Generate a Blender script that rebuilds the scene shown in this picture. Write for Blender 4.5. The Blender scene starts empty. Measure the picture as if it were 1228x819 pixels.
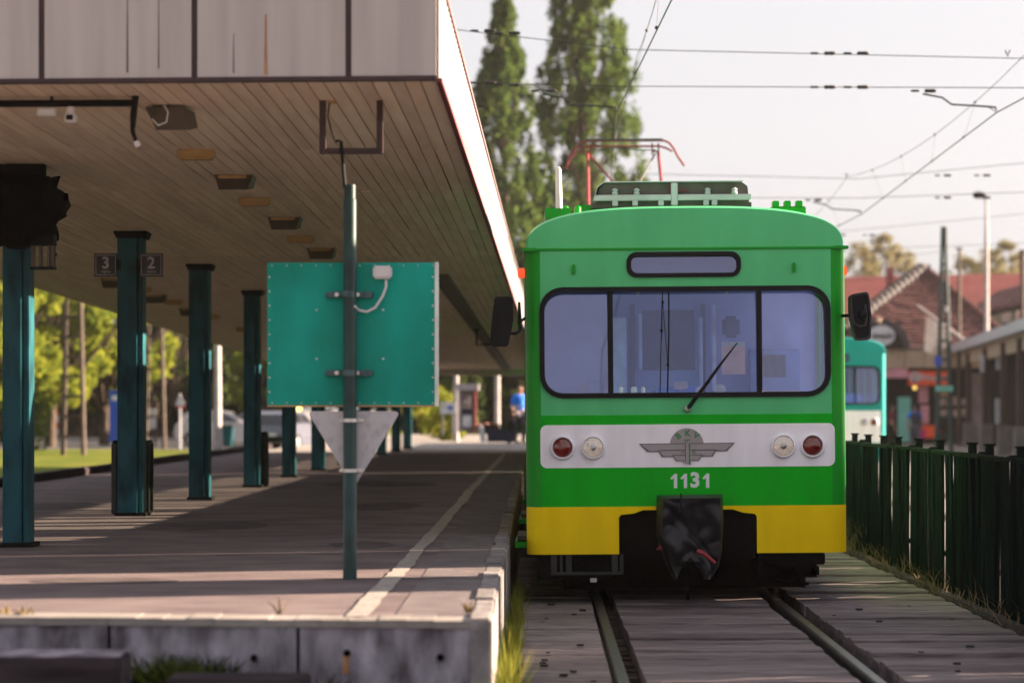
import bpy, bmesh, math, random
from mathutils import Vector, Matrix
from mathutils.geometry import tessellate_polygon
R = math.radians
random.seed(7)
S = bpy.context.scene
COL = S.collection
# ------------------------------------------------------------------ camera, sky, sun, exposure
F, VX, VY, CH = 2700.0, 646.0, 490.0, 1.58      # focal length in photo pixels, vanishing point of the track, eye height
cam_d = bpy.data.cameras.new('camera'); cam = bpy.data.objects.new('camera', cam_d); COL.objects.link(cam)
cam.location = (0, 0, CH); cam.rotation_euler = (R(90), 0, 0)
cam_d.sensor_width = 36; cam_d.lens = F/1228*36
cam_d.shift_x = -(VX-614)/1228; cam_d.shift_y = (VY-409.5)/1228
cam_d.clip_start = .1; cam_d.clip_end = 3000
cam_d.dof.use_dof = True; cam_d.dof.focus_distance = 18.3; cam_d.dof.aperture_fstop = 1.5
S.camera = cam
SUN_EL, SUN_AZ = R(15.5), R(12.5)               # azimuth from +X towards +Y
sdir = Vector((math.cos(SUN_EL)*math.cos(SUN_AZ), math.cos(SUN_EL)*math.sin(SUN_AZ), math.sin(SUN_EL)))
W = bpy.data.worlds.new('World'); S.world = W; W.use_nodes = True
wn = W.node_tree.nodes; wl = W.node_tree.links
bg = wn['Background']; sky = wn.new('ShaderNodeTexSky'); sky.sky_type = 'NISHITA'; sky.sun_disc = False
sky.sun_elevation = SUN_EL; sky.sun_rotation = math.pi/2-SUN_AZ
sky.air_density = 1.0; sky.dust_density = 4.0; sky.ozone_density = 1.0
hs = wn.new('ShaderNodeHueSaturation'); hs.inputs['Saturation'].default_value = .32
wl.new(sky.outputs[0], hs.inputs['Color']); tint = wn.new('ShaderNodeMix'); tint.data_type = 'RGBA'; tint.blend_type = 'MULTIPLY'; tint.inputs[0].default_value = 1; tint.inputs[7].default_value = (.95, .92, .955, 1)
gm = wn.new('ShaderNodeGamma'); gm.inputs[1].default_value = .38       # hazy, evenly bright sky
wl.new(hs.outputs[0], gm.inputs[0]); wl.new(gm.outputs[0], tint.inputs[6]); wl.new(tint.outputs[2], bg.inputs[0]); bg.inputs[1].default_value = .075
sl = bpy.data.lights.new('sun', 'SUN'); sl.energy = 4.2; sl.angle = R(.5); sl.color = (1.0, .76, .55)
so = bpy.data.objects.new('sun', sl); COL.objects.link(so); so.rotation_euler = sdir.to_track_quat('Z', 'Y').to_euler(); so.location = (30, 10, 20)
S.view_settings.view_transform = 'Standard'; S.view_settings.look = 'None'; S.view_settings.gamma = 1
S.view_settings.use_curve_mapping = False; S.view_settings.exposure = 3.06

def P(x, y, d): return ((x-VX)*d/F, d, CH-(y-VY)*d/F)      # photo pixel at a distance -> point
# ------------------------------------------------------------------ materials
def lin(c): return tuple(((v/255)/12.92 if v/255 <= .04045 else ((v/255+.055)/1.055)**2.4) for v in c)
def M(name, col, rough=.6, metal=0, var=.15, scale=5, bump=0, bscale=40, col2=None, spec=.5, stretch=(1, 1, 1), rnd=0., coat=0, lo=.35, hi=.65, detail=6):
    m = bpy.data.materials.new(name); m.use_nodes = True
    n = m.node_tree.nodes; l = m.node_tree.links; b = n['Principled BSDF']
    b.inputs['Roughness'].default_value = rough; b.inputs['Metallic'].default_value = metal
    b.inputs['Specular IOR Level'].default_value = spec; b.inputs['Coat Weight'].default_value = coat
    b.inputs['Coat Roughness'].default_value = .08
    tc = n.new('ShaderNodeTexCoord'); mp = n.new('ShaderNodeMapping'); mp.inputs['Scale'].default_value = stretch
    oi = n.new('ShaderNodeObjectInfo'); vm = n.new('ShaderNodeVectorMath'); vm.operation = 'SCALE'
    vm.inputs[0].default_value = (31, 17, 23); l.new(oi.outputs['Random'], vm.inputs['Scale'])
    va = n.new('ShaderNodeVectorMath'); l.new(tc.outputs['Object'], va.inputs[0])
    if rnd: l.new(vm.outputs[0], va.inputs[1])
    else: va.inputs[1].default_value = (0, 0, 0)
    l.new(va.outputs[0], mp.inputs[0])
    nz = n.new('ShaderNodeTexNoise'); nz.inputs['Scale'].default_value = scale; nz.inputs['Detail'].default_value = detail
    l.new(mp.outputs[0], nz.inputs['Vector'])
    rp = n.new('ShaderNodeValToRGB'); rp.color_ramp.elements[0].position = lo; rp.color_ramp.elements[1].position = hi
    c = col[:3]; c2 = col2 or tuple(min(1, v*(1+var)) for v in c)
    if col2 is None: c = tuple(v*(1-var) for v in c)
    rp.color_ramp.elements[0].color = (*c, 1); rp.color_ramp.elements[1].color = (*c2, 1)
    l.new(nz.outputs['Fac'], rp.inputs[0])
    out = rp.outputs[0]
    if rnd:
        mr = n.new('ShaderNodeMapRange'); mr.inputs[3].default_value = 1-rnd; mr.inputs[4].default_value = 1+rnd
        l.new(oi.outputs['Random'], mr.inputs[0])
        mx = n.new('ShaderNodeMix'); mx.data_type = 'RGBA'; mx.blend_type = 'MULTIPLY'; mx.inputs[0].default_value = 1
        l.new(out, mx.inputs[6]); l.new(mr.outputs[0], mx.inputs[7]); out = mx.outputs[2]
    l.new(out, b.inputs['Base Color'])
    if bump:
        n2 = n.new('ShaderNodeTexNoise'); n2.inputs['Scale'].default_value = bscale; n2.inputs['Detail'].default_value = 5
        l.new(mp.outputs[0], n2.inputs['Vector'])
        bp = n.new('ShaderNodeBump'); bp.inputs['Strength'].default_value = bump; bp.inputs['Distance'].default_value = .02
        l.new(n2.outputs['Fac'], bp.inputs['Height']); l.new(bp.outputs[0], b.inputs['Normal'])
    return m
def emis(name, col, s):
    m = M(name, col); b = m.node_tree.nodes['Principled BSDF']
    b.inputs['Emission Color'].default_value = (*col, 1); b.inputs['Emission Strength'].default_value = s
    return m
def glass(name, tint, refl, gcol=(1, 1, 1)):
    m = bpy.data.materials.new(name); m.use_nodes = True; n = m.node_tree.nodes; l = m.node_tree.links
    for x in list(n):
        if x.type == 'BSDF_PRINCIPLED': n.remove(x)
    o = [x for x in n if x.type == 'OUTPUT_MATERIAL'][0]
    t = n.new('ShaderNodeBsdfTransparent'); t.inputs[0].default_value = (*tint, 1)
    g = n.new('ShaderNodeBsdfGlossy'); g.inputs['Roughness'].default_value = .01; g.inputs[0].default_value = (*gcol, 1)
    lw = n.new('ShaderNodeFresnel'); lw.inputs[0].default_value = 1.5
    ad = n.new('ShaderNodeMath'); ad.operation = 'ADD'; ad.inputs[1].default_value = refl; ad.use_clamp = True
    l.new(lw.outputs[0], ad.inputs[0])
    mx = n.new('ShaderNodeMixShader'); l.new(ad.outputs[0], mx.inputs[0]); l.new(t.outputs[0], mx.inputs[1]); l.new(g.outputs[0], mx.inputs[2])
    l.new(mx.outputs[0], o.inputs[0]); return m
def leafmat(name, c1, c2, trans=.45):
    m = bpy.data.materials.new(name); m.use_nodes = True; n = m.node_tree.nodes; l = m.node_tree.links
    for x in list(n):
        if x.type == 'BSDF_PRINCIPLED': n.remove(x)
    o = [x for x in n if x.type == 'OUTPUT_MATERIAL'][0]
    g = n.new('ShaderNodeNewGeometry'); rp = n.new('ShaderNodeValToRGB')
    rp.color_ramp.elements[0].color = (*c1, 1); rp.color_ramp.elements[1].color = (*c2, 1)
    l.new(g.outputs['Random Per Island'], rp.inputs[0])
    d = n.new('ShaderNodeBsdfDiffuse'); t = n.new('ShaderNodeBsdfTranslucent'); mx = n.new('ShaderNodeMixShader'); mx.inputs[0].default_value = trans
    l.new(rp.outputs[0], d.inputs[0]); l.new(rp.outputs[0], t.inputs[0]); l.new(d.outputs[0], mx.inputs[1]); l.new(t.outputs[0], mx.inputs[2])
    l.new(mx.outputs[0], o.inputs[0]); return m

m_lgreen = M('pale_green_paint', (.080, .51, .20), .36, var=.08, scale=1.6, stretch=(2.2, 1, .5), spec=.3, coat=.0, bump=.01, bscale=8)
m_dgreen = M('deep_green_paint', (.0005, .42, .010), .34, var=.09, scale=1.5, spec=.10, stretch=(2.5, 1, .5), coat=.0, bump=.01, bscale=8)
m_sgreen = M('side_green_paint', (.001, .30, .012), .34, var=.06, scale=1.5, spec=.25)
m_yellow = M('yellow_paint', (.96, .665, .0008), .36, var=.06, scale=2, spec=.10, stretch=(3, 1, .5), coat=.0, bump=.01, bscale=8)
m_white = M('white_paint', (.88, .85, .92), .4, var=.06, scale=2.5, stretch=(3, 1, .4))
m_black = M('black_rubber', (.006, .005, .008), .55, var=.2, spec=.2)
m_under = M('underframe_soot', (.0025, .0022, .0025), .8, var=.5, scale=8, bump=.3, spec=.06)
m_ugrey = M('grimy_steel', (.020, .018, .022), .6, var=.4, scale=12)
m_chrome = M('lamp_reflector', (.75, .73, .75), .15, metal=1, var=.05)
m_redlens = M('red_lens', (.16, .008, .006), .12, var=.25, scale=18, coat=1)
m_clear = glass('lamp_glass', (.9, .9, .9), .10)
m_wind = glass('windscreen_glass', (.72, .80, .97), .095, (.60, .64, 1.0))
m_wind2 = glass('side_screen_glass', (.55, .62, .9), .17, (.66, .68, 1.0))
m_sideg = glass('carriage_glass', (.9, .92, .9), .03)
m_emb = M('emblem_grey', (.34, .30, .32), .5, var=.06)
m_embd = M('emblem_line', (.10, .09, .10), .5)
m_embg = M('emblem_green', (.03, .22, .06), .5)
m_num = M('number_white', (.72, .74, .76), .5, var=.03)
m_tarp = M('coupler_tarpaulin', (.009, .008, .012), .46, var=.3, scale=7, bump=.15, bscale=12, spec=.4)
m_redh = M('red_handle', (.26, .015, .022), .5)
m_panto = M('pantograph_red', (.20, .020, .022), .5, var=.2, scale=9)
m_pdark = M('pantograph_carbon', (.05, .05, .06), .5)
m_resist = M('resistor_brown', (.075, .058, .055), .55, var=.3, scale=5)
m_frame = M('roof_frame_grey', (.48, .47, .52), .4, var=.1)
m_pole = M('roof_pole_white', (.62, .57, .57), .5, var=.08)
m_cab = M('cab_blue_grey', (.19, .27, .62), .7, var=.06)
m_cabd = M('cab_dark', (.030, .045, .12), .7)
m_cabl = M('cab_pale', (.42, .50, .80), .7)
m_cab2 = M('cab_cupboard', (.06, .14, .42), .7)
m_seat = M('seat_blue', (.02, .13, .50), .6)
m_paper = M('paper_pink', (.68, .44, .40), .8)
m_paperw = M('paper_white', (.5, .5, .53), .8)
m_teal = M('teal_paint', (.001, .29, .28), .36, var=.08, scale=1.2, spec=.2)
m_asph = M('platform_asphalt', (.112, .086, .094), .92, spec=.2, scale=3.0, col2=(.20, .16, .165), bump=.6, bscale=120, stretch=(.6, 1, 1), lo=.3, hi=.7, detail=9)
m_conc = M('platform_concrete', (.20, .18, .17), .85, scale=3, col2=(.29, .26, .245), bump=.35, bscale=60)
m_kerb = M('kerb_stone_grey', (.13, .115, .12), .85, scale=9, col2=(.24, .22, .22), bump=.5, bscale=50, rnd=.22)
m_line = M('worn_line_paint', (.30, .27, .25), .8, scale=14, col2=(.17, .15, .145), lo=.5, hi=.72, bump=.2)
m_wall = M('stained_concrete', (.10, .085, .10), .9, spec=.1, scale=7.5, col2=(.42, .385, .45), bump=.8, bscale=30, stretch=(1, 1, .42), lo=.33, hi=.70, detail=11, rnd=.1)
m_wood = M('worn_plank', (.105, .086, .094), .72, scale=6, col2=(.225, .186, .192), bump=.6, bscale=30, stretch=(.35, 3, 3), rnd=.26, spec=.15)
m_wood2 = M('pale_plank', (.165, .138, .138), .8, scale=5, col2=(.30, .25, .24), bump=.5, bscale=30, stretch=(.5, 2.5, 2), rnd=.2, spec=.15)
m_beam = M('old_beam', (.018, .013, .016), .8, spec=.1, scale=4, col2=(.055, .042, .05), bump=.6, bscale=26, stretch=(.4, 3, 3))
m_rail = M('rail_steel', (.10, .095, .095), .42, metal=.55, var=.25, scale=14)
m_railr = M('rail_rust', (.05, .03, .022), .8, var=.3)
m_ballast = M('dark_ballast', (.02, .017, .016), .95, var=.5, scale=30, bump=.8, bscale=60)
m_ground = M('ground_earth', (.26, .23, .20), .95, var=.3, scale=.4)
m_yard = M('yard_asphalt', (.13, .12, .125), .85, var=.2, scale=.8, bump=.2)
m_road = M('road_asphalt', (.08, .075, .075), .85, var=.15, scale=.6)
m_grass = M('lawn', (.06, .10, .012), .95, spec=.05, scale=.7, col2=(.15, .15, .025), bump=1, bscale=8)
m_fasc = M('fascia_panel', (.36, .31, .31), .55, scale=1.4, col2=(.46, .405, .40), stretch=(6, 1, .35), lo=.3, hi=.7)
m_rust = M('rust_streak', (.30, .11, .03), .9, scale=8, col2=(.40, .22, .12), stretch=(6, 1, 1))
m_maroon = M('maroon_trim', (.030, .008, .010), .55, var=.3)
m_redtrim = M('red_trim', (.14, .012, .022), .5, var=.1)
m_ribw = M('white_ribbed_sheet', (.125, .13, .142), .5, var=.06, scale=3, stretch=(1, 4, .5))
m_board = M('ceiling_board', (.72, .54, .42), .62, scale=2.2, col2=(.84, .67, .55), stretch=(5, .5, 1), rnd=.09)
m_core = M('canopy_core', (.03, .022, .018), .9)
m_roofing = M('roofing_felt', (.10, .10, .10), .9)
m_col = M('column_teal', (.004, .030, .042), .5, scale=3.2, col2=(.012, .085, .110), bump=.15, spec=.15, bscale=25, stretch=(2, 2, .8), lo=.32, hi=.55)
m_dark = M('dark_metal', (.005, .0045, .005), .6, var=.3, spec=.15)
m_polegr = M('post_green', (.008, .022, .022), .42, scale=6, col2=(.014, .05, .048), spec=.3)
m_signb = M('sign_back_green', (.001, .22, .17), .5, spec=.15, scale=2.2, col2=(.003, .34, .28), bump=.08, bscale=3, stretch=(1, 1, .6))
m_edge = M('sign_edge_white', (.62, .66, .62), .5)
m_alu = M('raw_aluminium', (.36, .34, .37), .55, scale=16, col2=(.47, .45, .48), bump=.15, lo=.3, hi=.5)
m_brkt = M('bracket_steel', (.05, .08, .09), .4, metal=.6, var=.4, scale=30)
m_bolt = M('bolt_zinc', (.55, .53, .53), .35, metal=.7)
m_plast = M('white_plastic', (.62, .58, .60), .45, var=.05)
m_lampy = M('lamp_wood', (.36, .21, .08), .5, var=.2, scale=8)
m_lampg = M('lamp_housing', (.075, .058, .045), .55, var=.25, scale=8)
m_plate = M('sign_plate_black', (.012, .009, .013), .5)
m_sigw = M('sign_white', (.46, .42, .44), .6)
m_bin = M('bin_dark_green', (.015, .018, .010), .5, var=.3)
m_slat = M('fence_slat_green', (.0025, .006, .0055), .55, scale=5, col2=(.006, .013, .012), stretch=(3, 3, .5), rnd=.3, bump=.2, spec=.0)
m_post = M('fence_post_green', (.005, .012, .010), .55, scale=10, col2=(.014, .02, .016), bump=.2, spec=.0)
m_wire = M('wire_dark', (.018, .015, .016), .6)
m_ins = M('insulator_brown', (.022, .012, .012), .4)
m_mast = M('mast_green', (.012, .035, .035), .55, var=.3, scale=4)
m_mastr = M('mast_rust', (.05, .03, .02), .7, var=.35, scale=5)
m_lampw = M('lamp_post_white', (.30, .27, .28), .5)
m_tile = M('roof_tile_red', (.075, .026, .028), .85, scale=3.5, col2=(.17, .078, .080), spec=.2, bump=.5, bscale=9, rnd=.1, stretch=(1.6, 1, 1.6))
m_tile2 = M('far_roof_red', (.17, .045, .045), .8, spec=.2, var=.12, scale=1.5, bump=.2)
m_ridge = M('ridge_cap_grey', (.03, .026, .034), .8, var=.3, scale=6)
m_beige = M('beige_panel', (.42, .31, .22), .7, var=.08, rnd=.08)
m_brick = M('chimney_brick', (.26, .06, .06), .85, var=.25, scale=9)
m_orange = M('shop_sign_orange', (.90, .10, .02), .5, var=.05)
m_pink = M('poster_pink', (.62, .28, .34), .6, var=.15, scale=3)
m_mag = M('poster_magenta', (.55, .015, .16), .6, var=.1)
m_tealp = M('poster_teal', (.16, .50, .42), .5, var=.1)
m_goods = M('shop_goods', (.50, .38, .34), .7, scale=7, col2=(.10, .06, .06))
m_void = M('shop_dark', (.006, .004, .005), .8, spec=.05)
m_pgreen = M('pale_green_wall', (.30, .38, .32), .8, var=.1)
m_plaster = M('grey_plaster', (.15, .125, .125), .85, var=.2, scale=2)
m_skin = M('skin', (.30, .16, .11), .6)
m_blue = M('shirt_blue', (.010, .16, .70), .8, var=.15, scale=8)
m_navy = M('backpack_navy', (.018, .018, .035), .7)
m_jean = M('trousers_grey', (.10, .09, .12), .85, var=.15)
m_wine = M('top_wine', (.12, .012, .022), .8)
m_blk = M('cloth_black', (.005, .0045, .005), .9, spec=.05)
m_hair = M('hair_dark', (.015, .010, .008), .6)
m_carw = M('car_white', (.45, .45, .48), .25, coat=.4, var=.03)
m_carb = M('car_grey', (.10, .11, .15), .25, coat=.4, var=.05)
m_tyre = M('tyre', (.012, .012, .012), .8)
m_carg = glass('car_glass', (.35, .38, .42), .12)
m_bluep = M('blue_panel', (.006, .060, .42), .45, var=.1)
m_bark = M('bark', (.04, .03, .025), .9, spec=.05, scale=6, col2=(.09, .07, .055), bump=.8, bscale=14, stretch=(2, 2, .4))
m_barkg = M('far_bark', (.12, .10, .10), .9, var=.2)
m_pop = leafmat('poplar_leaf', (.026, .060, .022), (.115, .165, .035), .40)
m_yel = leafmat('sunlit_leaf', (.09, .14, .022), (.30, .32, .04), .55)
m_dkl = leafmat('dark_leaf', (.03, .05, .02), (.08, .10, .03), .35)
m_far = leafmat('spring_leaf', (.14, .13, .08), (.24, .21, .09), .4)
m_blade = leafmat('grass_blade', (.11, .16, .02), (.30, .28, .05), .5)
m_dry = leafmat('dry_stalk', (.12, .09, .05), (.24, .18, .10), .4)
m_weed = leafmat('weed_dark', (.004, .008, .002), (.016, .024, .006), .25)
m_yelw = M('yellow_render', (.48, .38, .09), .85, var=.1)
m_redw = M('red_sign', (.3, .015, .015), .5)
# ------------------------------------------------------------------ mesh builder
class MB:
    def __init__(s): s.v = []; s.f = []; s.m = []
    def add(s, vs, fs, m=0):
        o = len(s.v); s.v += [tuple(v) for v in vs]; s.f += [tuple(i+o for i in f) for f in fs]; s.m += [m]*len(fs)
    def box(s, x0, x1, y0, y1, z0, z1, m=0, mat=None):
        vs = [(x, y, z) for z in (z0, z1) for y in (y0, y1) for x in (x0, x1)]
        if mat: vs = [tuple(mat @ Vector(v)) for v in vs]
        s.add(vs, [(0, 2, 3, 1), (4, 5, 7, 6), (0, 1, 5, 4), (2, 6, 7, 3), (0, 4, 6, 2), (1, 3, 7, 5)], m); return s
    def bbox(s, x0, x1, y0, y1, z0, z1, b=.01, m=0):      # box with chamfered edges
        cx, cy, cz = (x0+x1)/2, (y0+y1)/2, (z0+z1)/2
        bm = bmesh.new(); bmesh.ops.create_cube(bm, size=1)
        for v in bm.verts: v.co = (cx+v.co.x*(x1-x0), cy+v.co.y*(y1-y0), cz+v.co.z*(z1-z0))
        bmesh.ops.bevel(bm, geom=bm.edges[:], offset=b, segments=2, affect='EDGES')
        bm.verts.index_update(); s.add([v.co for v in bm.verts], [[v.index for v in f.verts] for f in bm.faces], m); bm.free(); return s
    def tube(s, pts, r, n=8, m=0, cap=True):
        pts = [Vector(p) for p in pts]; k = len(pts); rr = r if isinstance(r, (list, tuple)) else [r]*k
        vs = []; prev = None
        for i, p in enumerate(pts):
            t = (pts[min(i+1, k-1)]-pts[max(i-1, 0)]).normalized()
            if prev is None:
                a = Vector((0, 0, 1)) if abs(t.z) < .9 else Vector((1, 0, 0)); u = t.cross(a).normalized()
            else: u = (prev-t*prev.dot(t)).normalized()
            prev = u; w = t.cross(u)
            for j in range(n):
                a = 2*math.pi*j/n; vs.append(p+(u*math.cos(a)+w*math.sin(a))*rr[i])
        fs = [(i*n+j, i*n+(j+1) % n, (i+1)*n+(j+1) % n, (i+1)*n+j) for i in range(k-1) for j in range(n)]
        if cap: fs += [tuple(range(n))[::-1], tuple((k-1)*n+j for j in range(n))]
        s.add(vs, fs, m); return s
    def plate(s, loops, y0, y1, m=0, ax='y', slant=0):     # flat polygon (x,z) with holes, from y0 (front) to y1
        pts = [Vector((p[0], p[1], 0)) for L in loops for p in L]
        tri = tessellate_polygon([[Vector((p[0], p[1], 0)) for p in L] for L in loops]); n = len(pts)
        def q(p, y):
            y = y+slant*p.y
            return (p.x, y, p.y) if ax == 'y' else ((y, p.x, p.y) if ax == 'x' else (p.x, p.y, y))
        s.add([q(p, y0) for p in pts]+[q(p, y1) for p in pts], [tuple(t) for t in tri]+[tuple(i+n for i in t[::-1]) for t in tri], m)
        o = 0
        for L in loops:
            k = len(L); vs = [q(pts[o+i], y0) for i in range(k)]+[q(pts[o+i], y1) for i in range(k)]
            s.add(vs, [(i, (i+1) % k, k+(i+1) % k, k+i) for i in range(k)], m); o += k
        return s
    def lathe(s, c, prof, n=20, axis='y', m=0):            # prof: list of (radius, along)
        c = Vector(c); vs = []
        for r, a in prof:
            for j in range(n):
                t = 2*math.pi*j/n; u, w = r*math.cos(t), r*math.sin(t)
                vs.append(c+(Vector((u, a, w)) if axis == 'y' else (Vector((u, w, a)) if axis == 'z' else Vector((a, u, w)))))
        k = len(prof)
        fs = [(i*n+j, i*n+(j+1) % n, (i+1)*n+(j+1) % n, (i+1)*n+j) for i in range(k-1) for j in range(n)]
        fs += [tuple(range(n))[::-1], tuple((k-1)*n+j for j in range(n))]
        s.add(vs, fs, m); return s
    def mesh(s, name, mats, smooth=False):
        me = bpy.data.meshes.new(name); me.from_pydata(s.v, [], s.f)
        mats = mats if isinstance(mats, (list, tuple)) else [mats]
        for m in mats: me.materials.append(m)
        if len(mats) > 1: me.polygons.foreach_set('material_index', s.m)
        bm = bmesh.new(); bm.from_mesh(me); bmesh.ops.recalc_face_normals(bm, faces=bm.faces[:])
        if smooth:
            for f in bm.faces: f.smooth = True
            for e in bm.edges:
                if len(e.link_faces) == 2 and e.calc_face_angle(0) > .7: e.smooth = False
        bm.to_mesh(me); bm.free(); return me
    def build(s, name, mats, parent=None, smooth=False, world=True):
        if parent is not None and world:
            o = Vector((0, 0, 0)); p = parent
            while p: o += p.location; p = p.parent
            s.v = [(v[0]-o.x, v[1]-o.y, v[2]-o.z) for v in s.v]
        return link(name, s.mesh(name, mats, smooth), parent)
def link(name, me, parent=None):
    o = bpy.data.objects.new(name, me); COL.objects.link(o)
    if parent is not None: o.parent = parent
    return o
def tag(o, label=None, cat=None, group=None, kind=None):
    if label: o['label'] = label
    if cat: o['category'] = cat
    if group: o['group'] = group
    o['kind'] = kind or 'thing'
    return o
def thing(name, label, cat, loc=(0, 0, 0), rot=(0, 0, 0), group=None):
    o = bpy.data.objects.new(name, None); COL.objects.link(o); o.location = loc; o.rotation_euler = rot; o.empty_display_size = .2
    return tag(o, label, cat, group)
def copytree(o, parent=None):
    c = o.copy(); COL.objects.link(c)
    if parent is not None: c.parent = parent
    for ch in list(o.children): copytree(ch, c)
    return c
def struct(name, mb, mats, smooth=False):
    o = mb.build(name, mats, None, smooth); o['kind'] = 'structure'; o['label'] = name.replace('_', ' '); return o
def rrect(x0, x1, z0, z1, r, n=6):
    out = []
    for cx, cz, a0 in ((x1-r, z0+r, -90), (x1-r, z1-r, 0), (x0+r, z1-r, 90), (x0+r, z0+r, 180)):
        for i in range(n+1):
            a = R(a0+90*i/n); out.append((cx+r*math.cos(a), cz+r*math.sin(a)))
    return out
def text(name, body, size, mat, parent, loc, rot=(R(90), 0, 0), ext=.002, offset=0, align='CENTER', shear=0):
    c = bpy.data.curves.new(name, 'FONT'); c.body = body; c.size = size; c.extrude = ext; c.offset = offset; c.align_x = align; c.align_y = 'CENTER'; c.shear = shear
    c.materials.append(mat); o = bpy.data.objects.new(name, c); COL.objects.link(o); o.location = loc; o.rotation_euler = rot
    if parent is not None: o.parent = parent
    return o
def blades(spots, mat, name, w=.008, lean=.35):
    vs, fs = [], []
    for (x, y, z, h) in spots:
        a = random.random()*6.28; b = random.gauss(0, lean); c = random.gauss(0, lean)
        dx, dy = math.cos(a)*w, math.sin(a)*w; o = len(vs)
        vs += [(x-dx, y-dy, z), (x+dx, y+dy, z), (x+dx*.8+b*h*.4, y+dy*.8+c*h*.4, z+h*.6), (x-dx*.8+b*h*.4, y-dy*.8+c*h*.4, z+h*.6), (x+b*h, y+c*h, z+h)]
        fs += [(o, o+1, o+2, o+3), (o+3, o+2, o+4)]
    me = bpy.data.meshes.new(name); me.from_pydata(vs, [], fs); me.materials.append(mat); return me
def leaves(clumps, n, size, mat, name):
    """clumps: (centre, radii) lists; n leaves in each"""
    vs, fs = [], []; rg = random.Random(len(clumps)*31+n)
    for c, r in clumps:
        for _ in range(n):
            p = Vector((rg.gauss(0, 1), rg.gauss(0, 1), rg.gauss(0, 1)))
            p = p.normalized()*(rg.random()**.45)
            q = Vector((c[0]+p.x*r[0], c[1]+p.y*r[1], c[2]+p.z*r[2]))
            u = Vector((rg.gauss(0, 1), rg.gauss(0, 1), rg.gauss(0, 1))).normalized(); w = u.orthogonal().normalized()
            s = size*rg.uniform(.6, 1.4); o = len(vs)
            vs += [q-u*s, q+w*s*.55, q+u*s, q-w*s*.55]; fs.append((o, o+1, o+2, o+3))
    me = bpy.data.meshes.new(name); me.from_pydata([tuple(v) for v in vs], [], fs); me.materials.append(mat); return me
def tree(name, label, loc, clumps, n, size, leaf, bark, trunk, limbs=(), cat='tree', group=None):
    t = thing(name, label, cat, loc, group=group)
    m = MB(); m.tube([p[:3] for p in trunk], [p[3] for p in trunk], 9)
    for L in limbs: m.tube([p[:3] for p in L], [p[3] for p in L], 6)
    m.build('trunk', bark, t, True, world=False)
    link('crown', leaves(clumps, n, size, leaf, 'crown'), t); return t
# ------------------------------------------------------------------ ground, yard, lawn, roads
PZ = .541; PH = CH-PZ                                     # platform top
def onp(x, y): d = PH*F/(y-VY); return ((x-VX)*d/F, d)    # photo pixel -> point on the platform top
struct('ground', MB().box(-900, 900, -300, 1500, -.6, -.30), m_ground)
struct('track_bed', MB().box(-.24, 3.6, -30, 120, -.30, -.13), m_ballast)
struct('yard_pavement', MB().box(3.60, 60, -30, 104, -.3, -.02), m_yard)
struct('lawn', MB().box(-60, -7.3, 4, 82, -.3, .10), m_grass)
struct('street', MB().box(-80, -7.3, 82, 108, -.3, .02), m_road)
struct('far_pavement', MB().box(-80, -7.3, 108, 112, -.3, .14), m_conc)
struct('far_lawn', MB().box(-80, -7.3, 112, 200, -.3, .12), m_grass)
def EY(x): return 11.0+(-.228-x)*.085                     # the platform's front edge runs slightly askew
# platform: asphalt top, far sunlit concrete end, kerb stones, painted line, front wall slabs
mb = MB(); k = 1.9; nx = 24
for i in range(nx):
    x0 = -7.1+(6.74)*i/nx; x1 = -7.1+(6.74)*(i+1)/nx
    mb.box(x0, x1, EY((x0+x1)/2)+.25, 53, -.3, PZ)
platform = struct('platform', mb, m_asph); platform.data.name = 'platform'
struct('platform_end', MB().box(-6.9, 3.0, 53, 92, -.3, PZ-.01), m_conc)
def part(name, mb, mats, parent, smooth=False, label=None):
    o = mb.build(name, mats, parent, smooth)
    if label: o['label'] = label
    return o
rg = random.Random(3)
y = 11.0; ks = []
for v in range(4):
    b = MB().bbox(-.065, .065, 0, 1, -.30, .012, .012); ks.append(b)
while y < 53:
    L = rg.choice((.28, .42, .55, .8, .62)); b = MB(); jx = rg.uniform(-.012, .012)
    w = rg.uniform(.055, .068)
    b.bbox(-.293-w+jx, -.228+jx*.4-(y-11)*.0012, y+.006, y+L-.006, -.25, PZ+.008+rg.uniform(-.006, .006), .014)
    part('kerb_stone', b, m_kerb, platform); y += L
part('edge_paving', MB().box(-.72, -.345, 11.3, 53, -.3, PZ+.0025), M('edge_paving', (.125, .105, .112), .9, spec=.2, scale=5, col2=(.17, .145, .15), bump=.5, bscale=90), platform)
# worn white line
lp = [(414, 441, 740), (438, 462, 715), (464, 485, 690), (478, 497, 676), (492, 508, 660), (512, 527, 640), (530, 543, 620), (540.5, 552, 609), (549, 561.5, 600), (557, 567, 590),
      (573, 581, 575), (584, 591, 563), (596, 602, 551), (604, 607.5, 543)]
vs, fs = [], []
for i in range(len(lp)-1):
    for k in range(6):
        t = k/6; a = [lp[i][j]*(1-t)+lp[i+1][j]*t for j in range(3)]
        j1, j2 = rg.uniform(-.01, .01), rg.uniform(-.01, .01)
        p, q = onp(a[0], a[2]), onp(a[1], a[2]); vs += [(p[0]+j1, p[1], PZ+.006), (q[0]+j2, q[1], PZ+.006)]
n = len(vs)//2; fs = [(2*i, 2*i+1, 2*i+3, 2*i+2) for i in range(n-1)]
b = MB(); b.add(vs, fs); part('painted_line', b, m_line, platform, label='worn white safety line')
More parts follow.
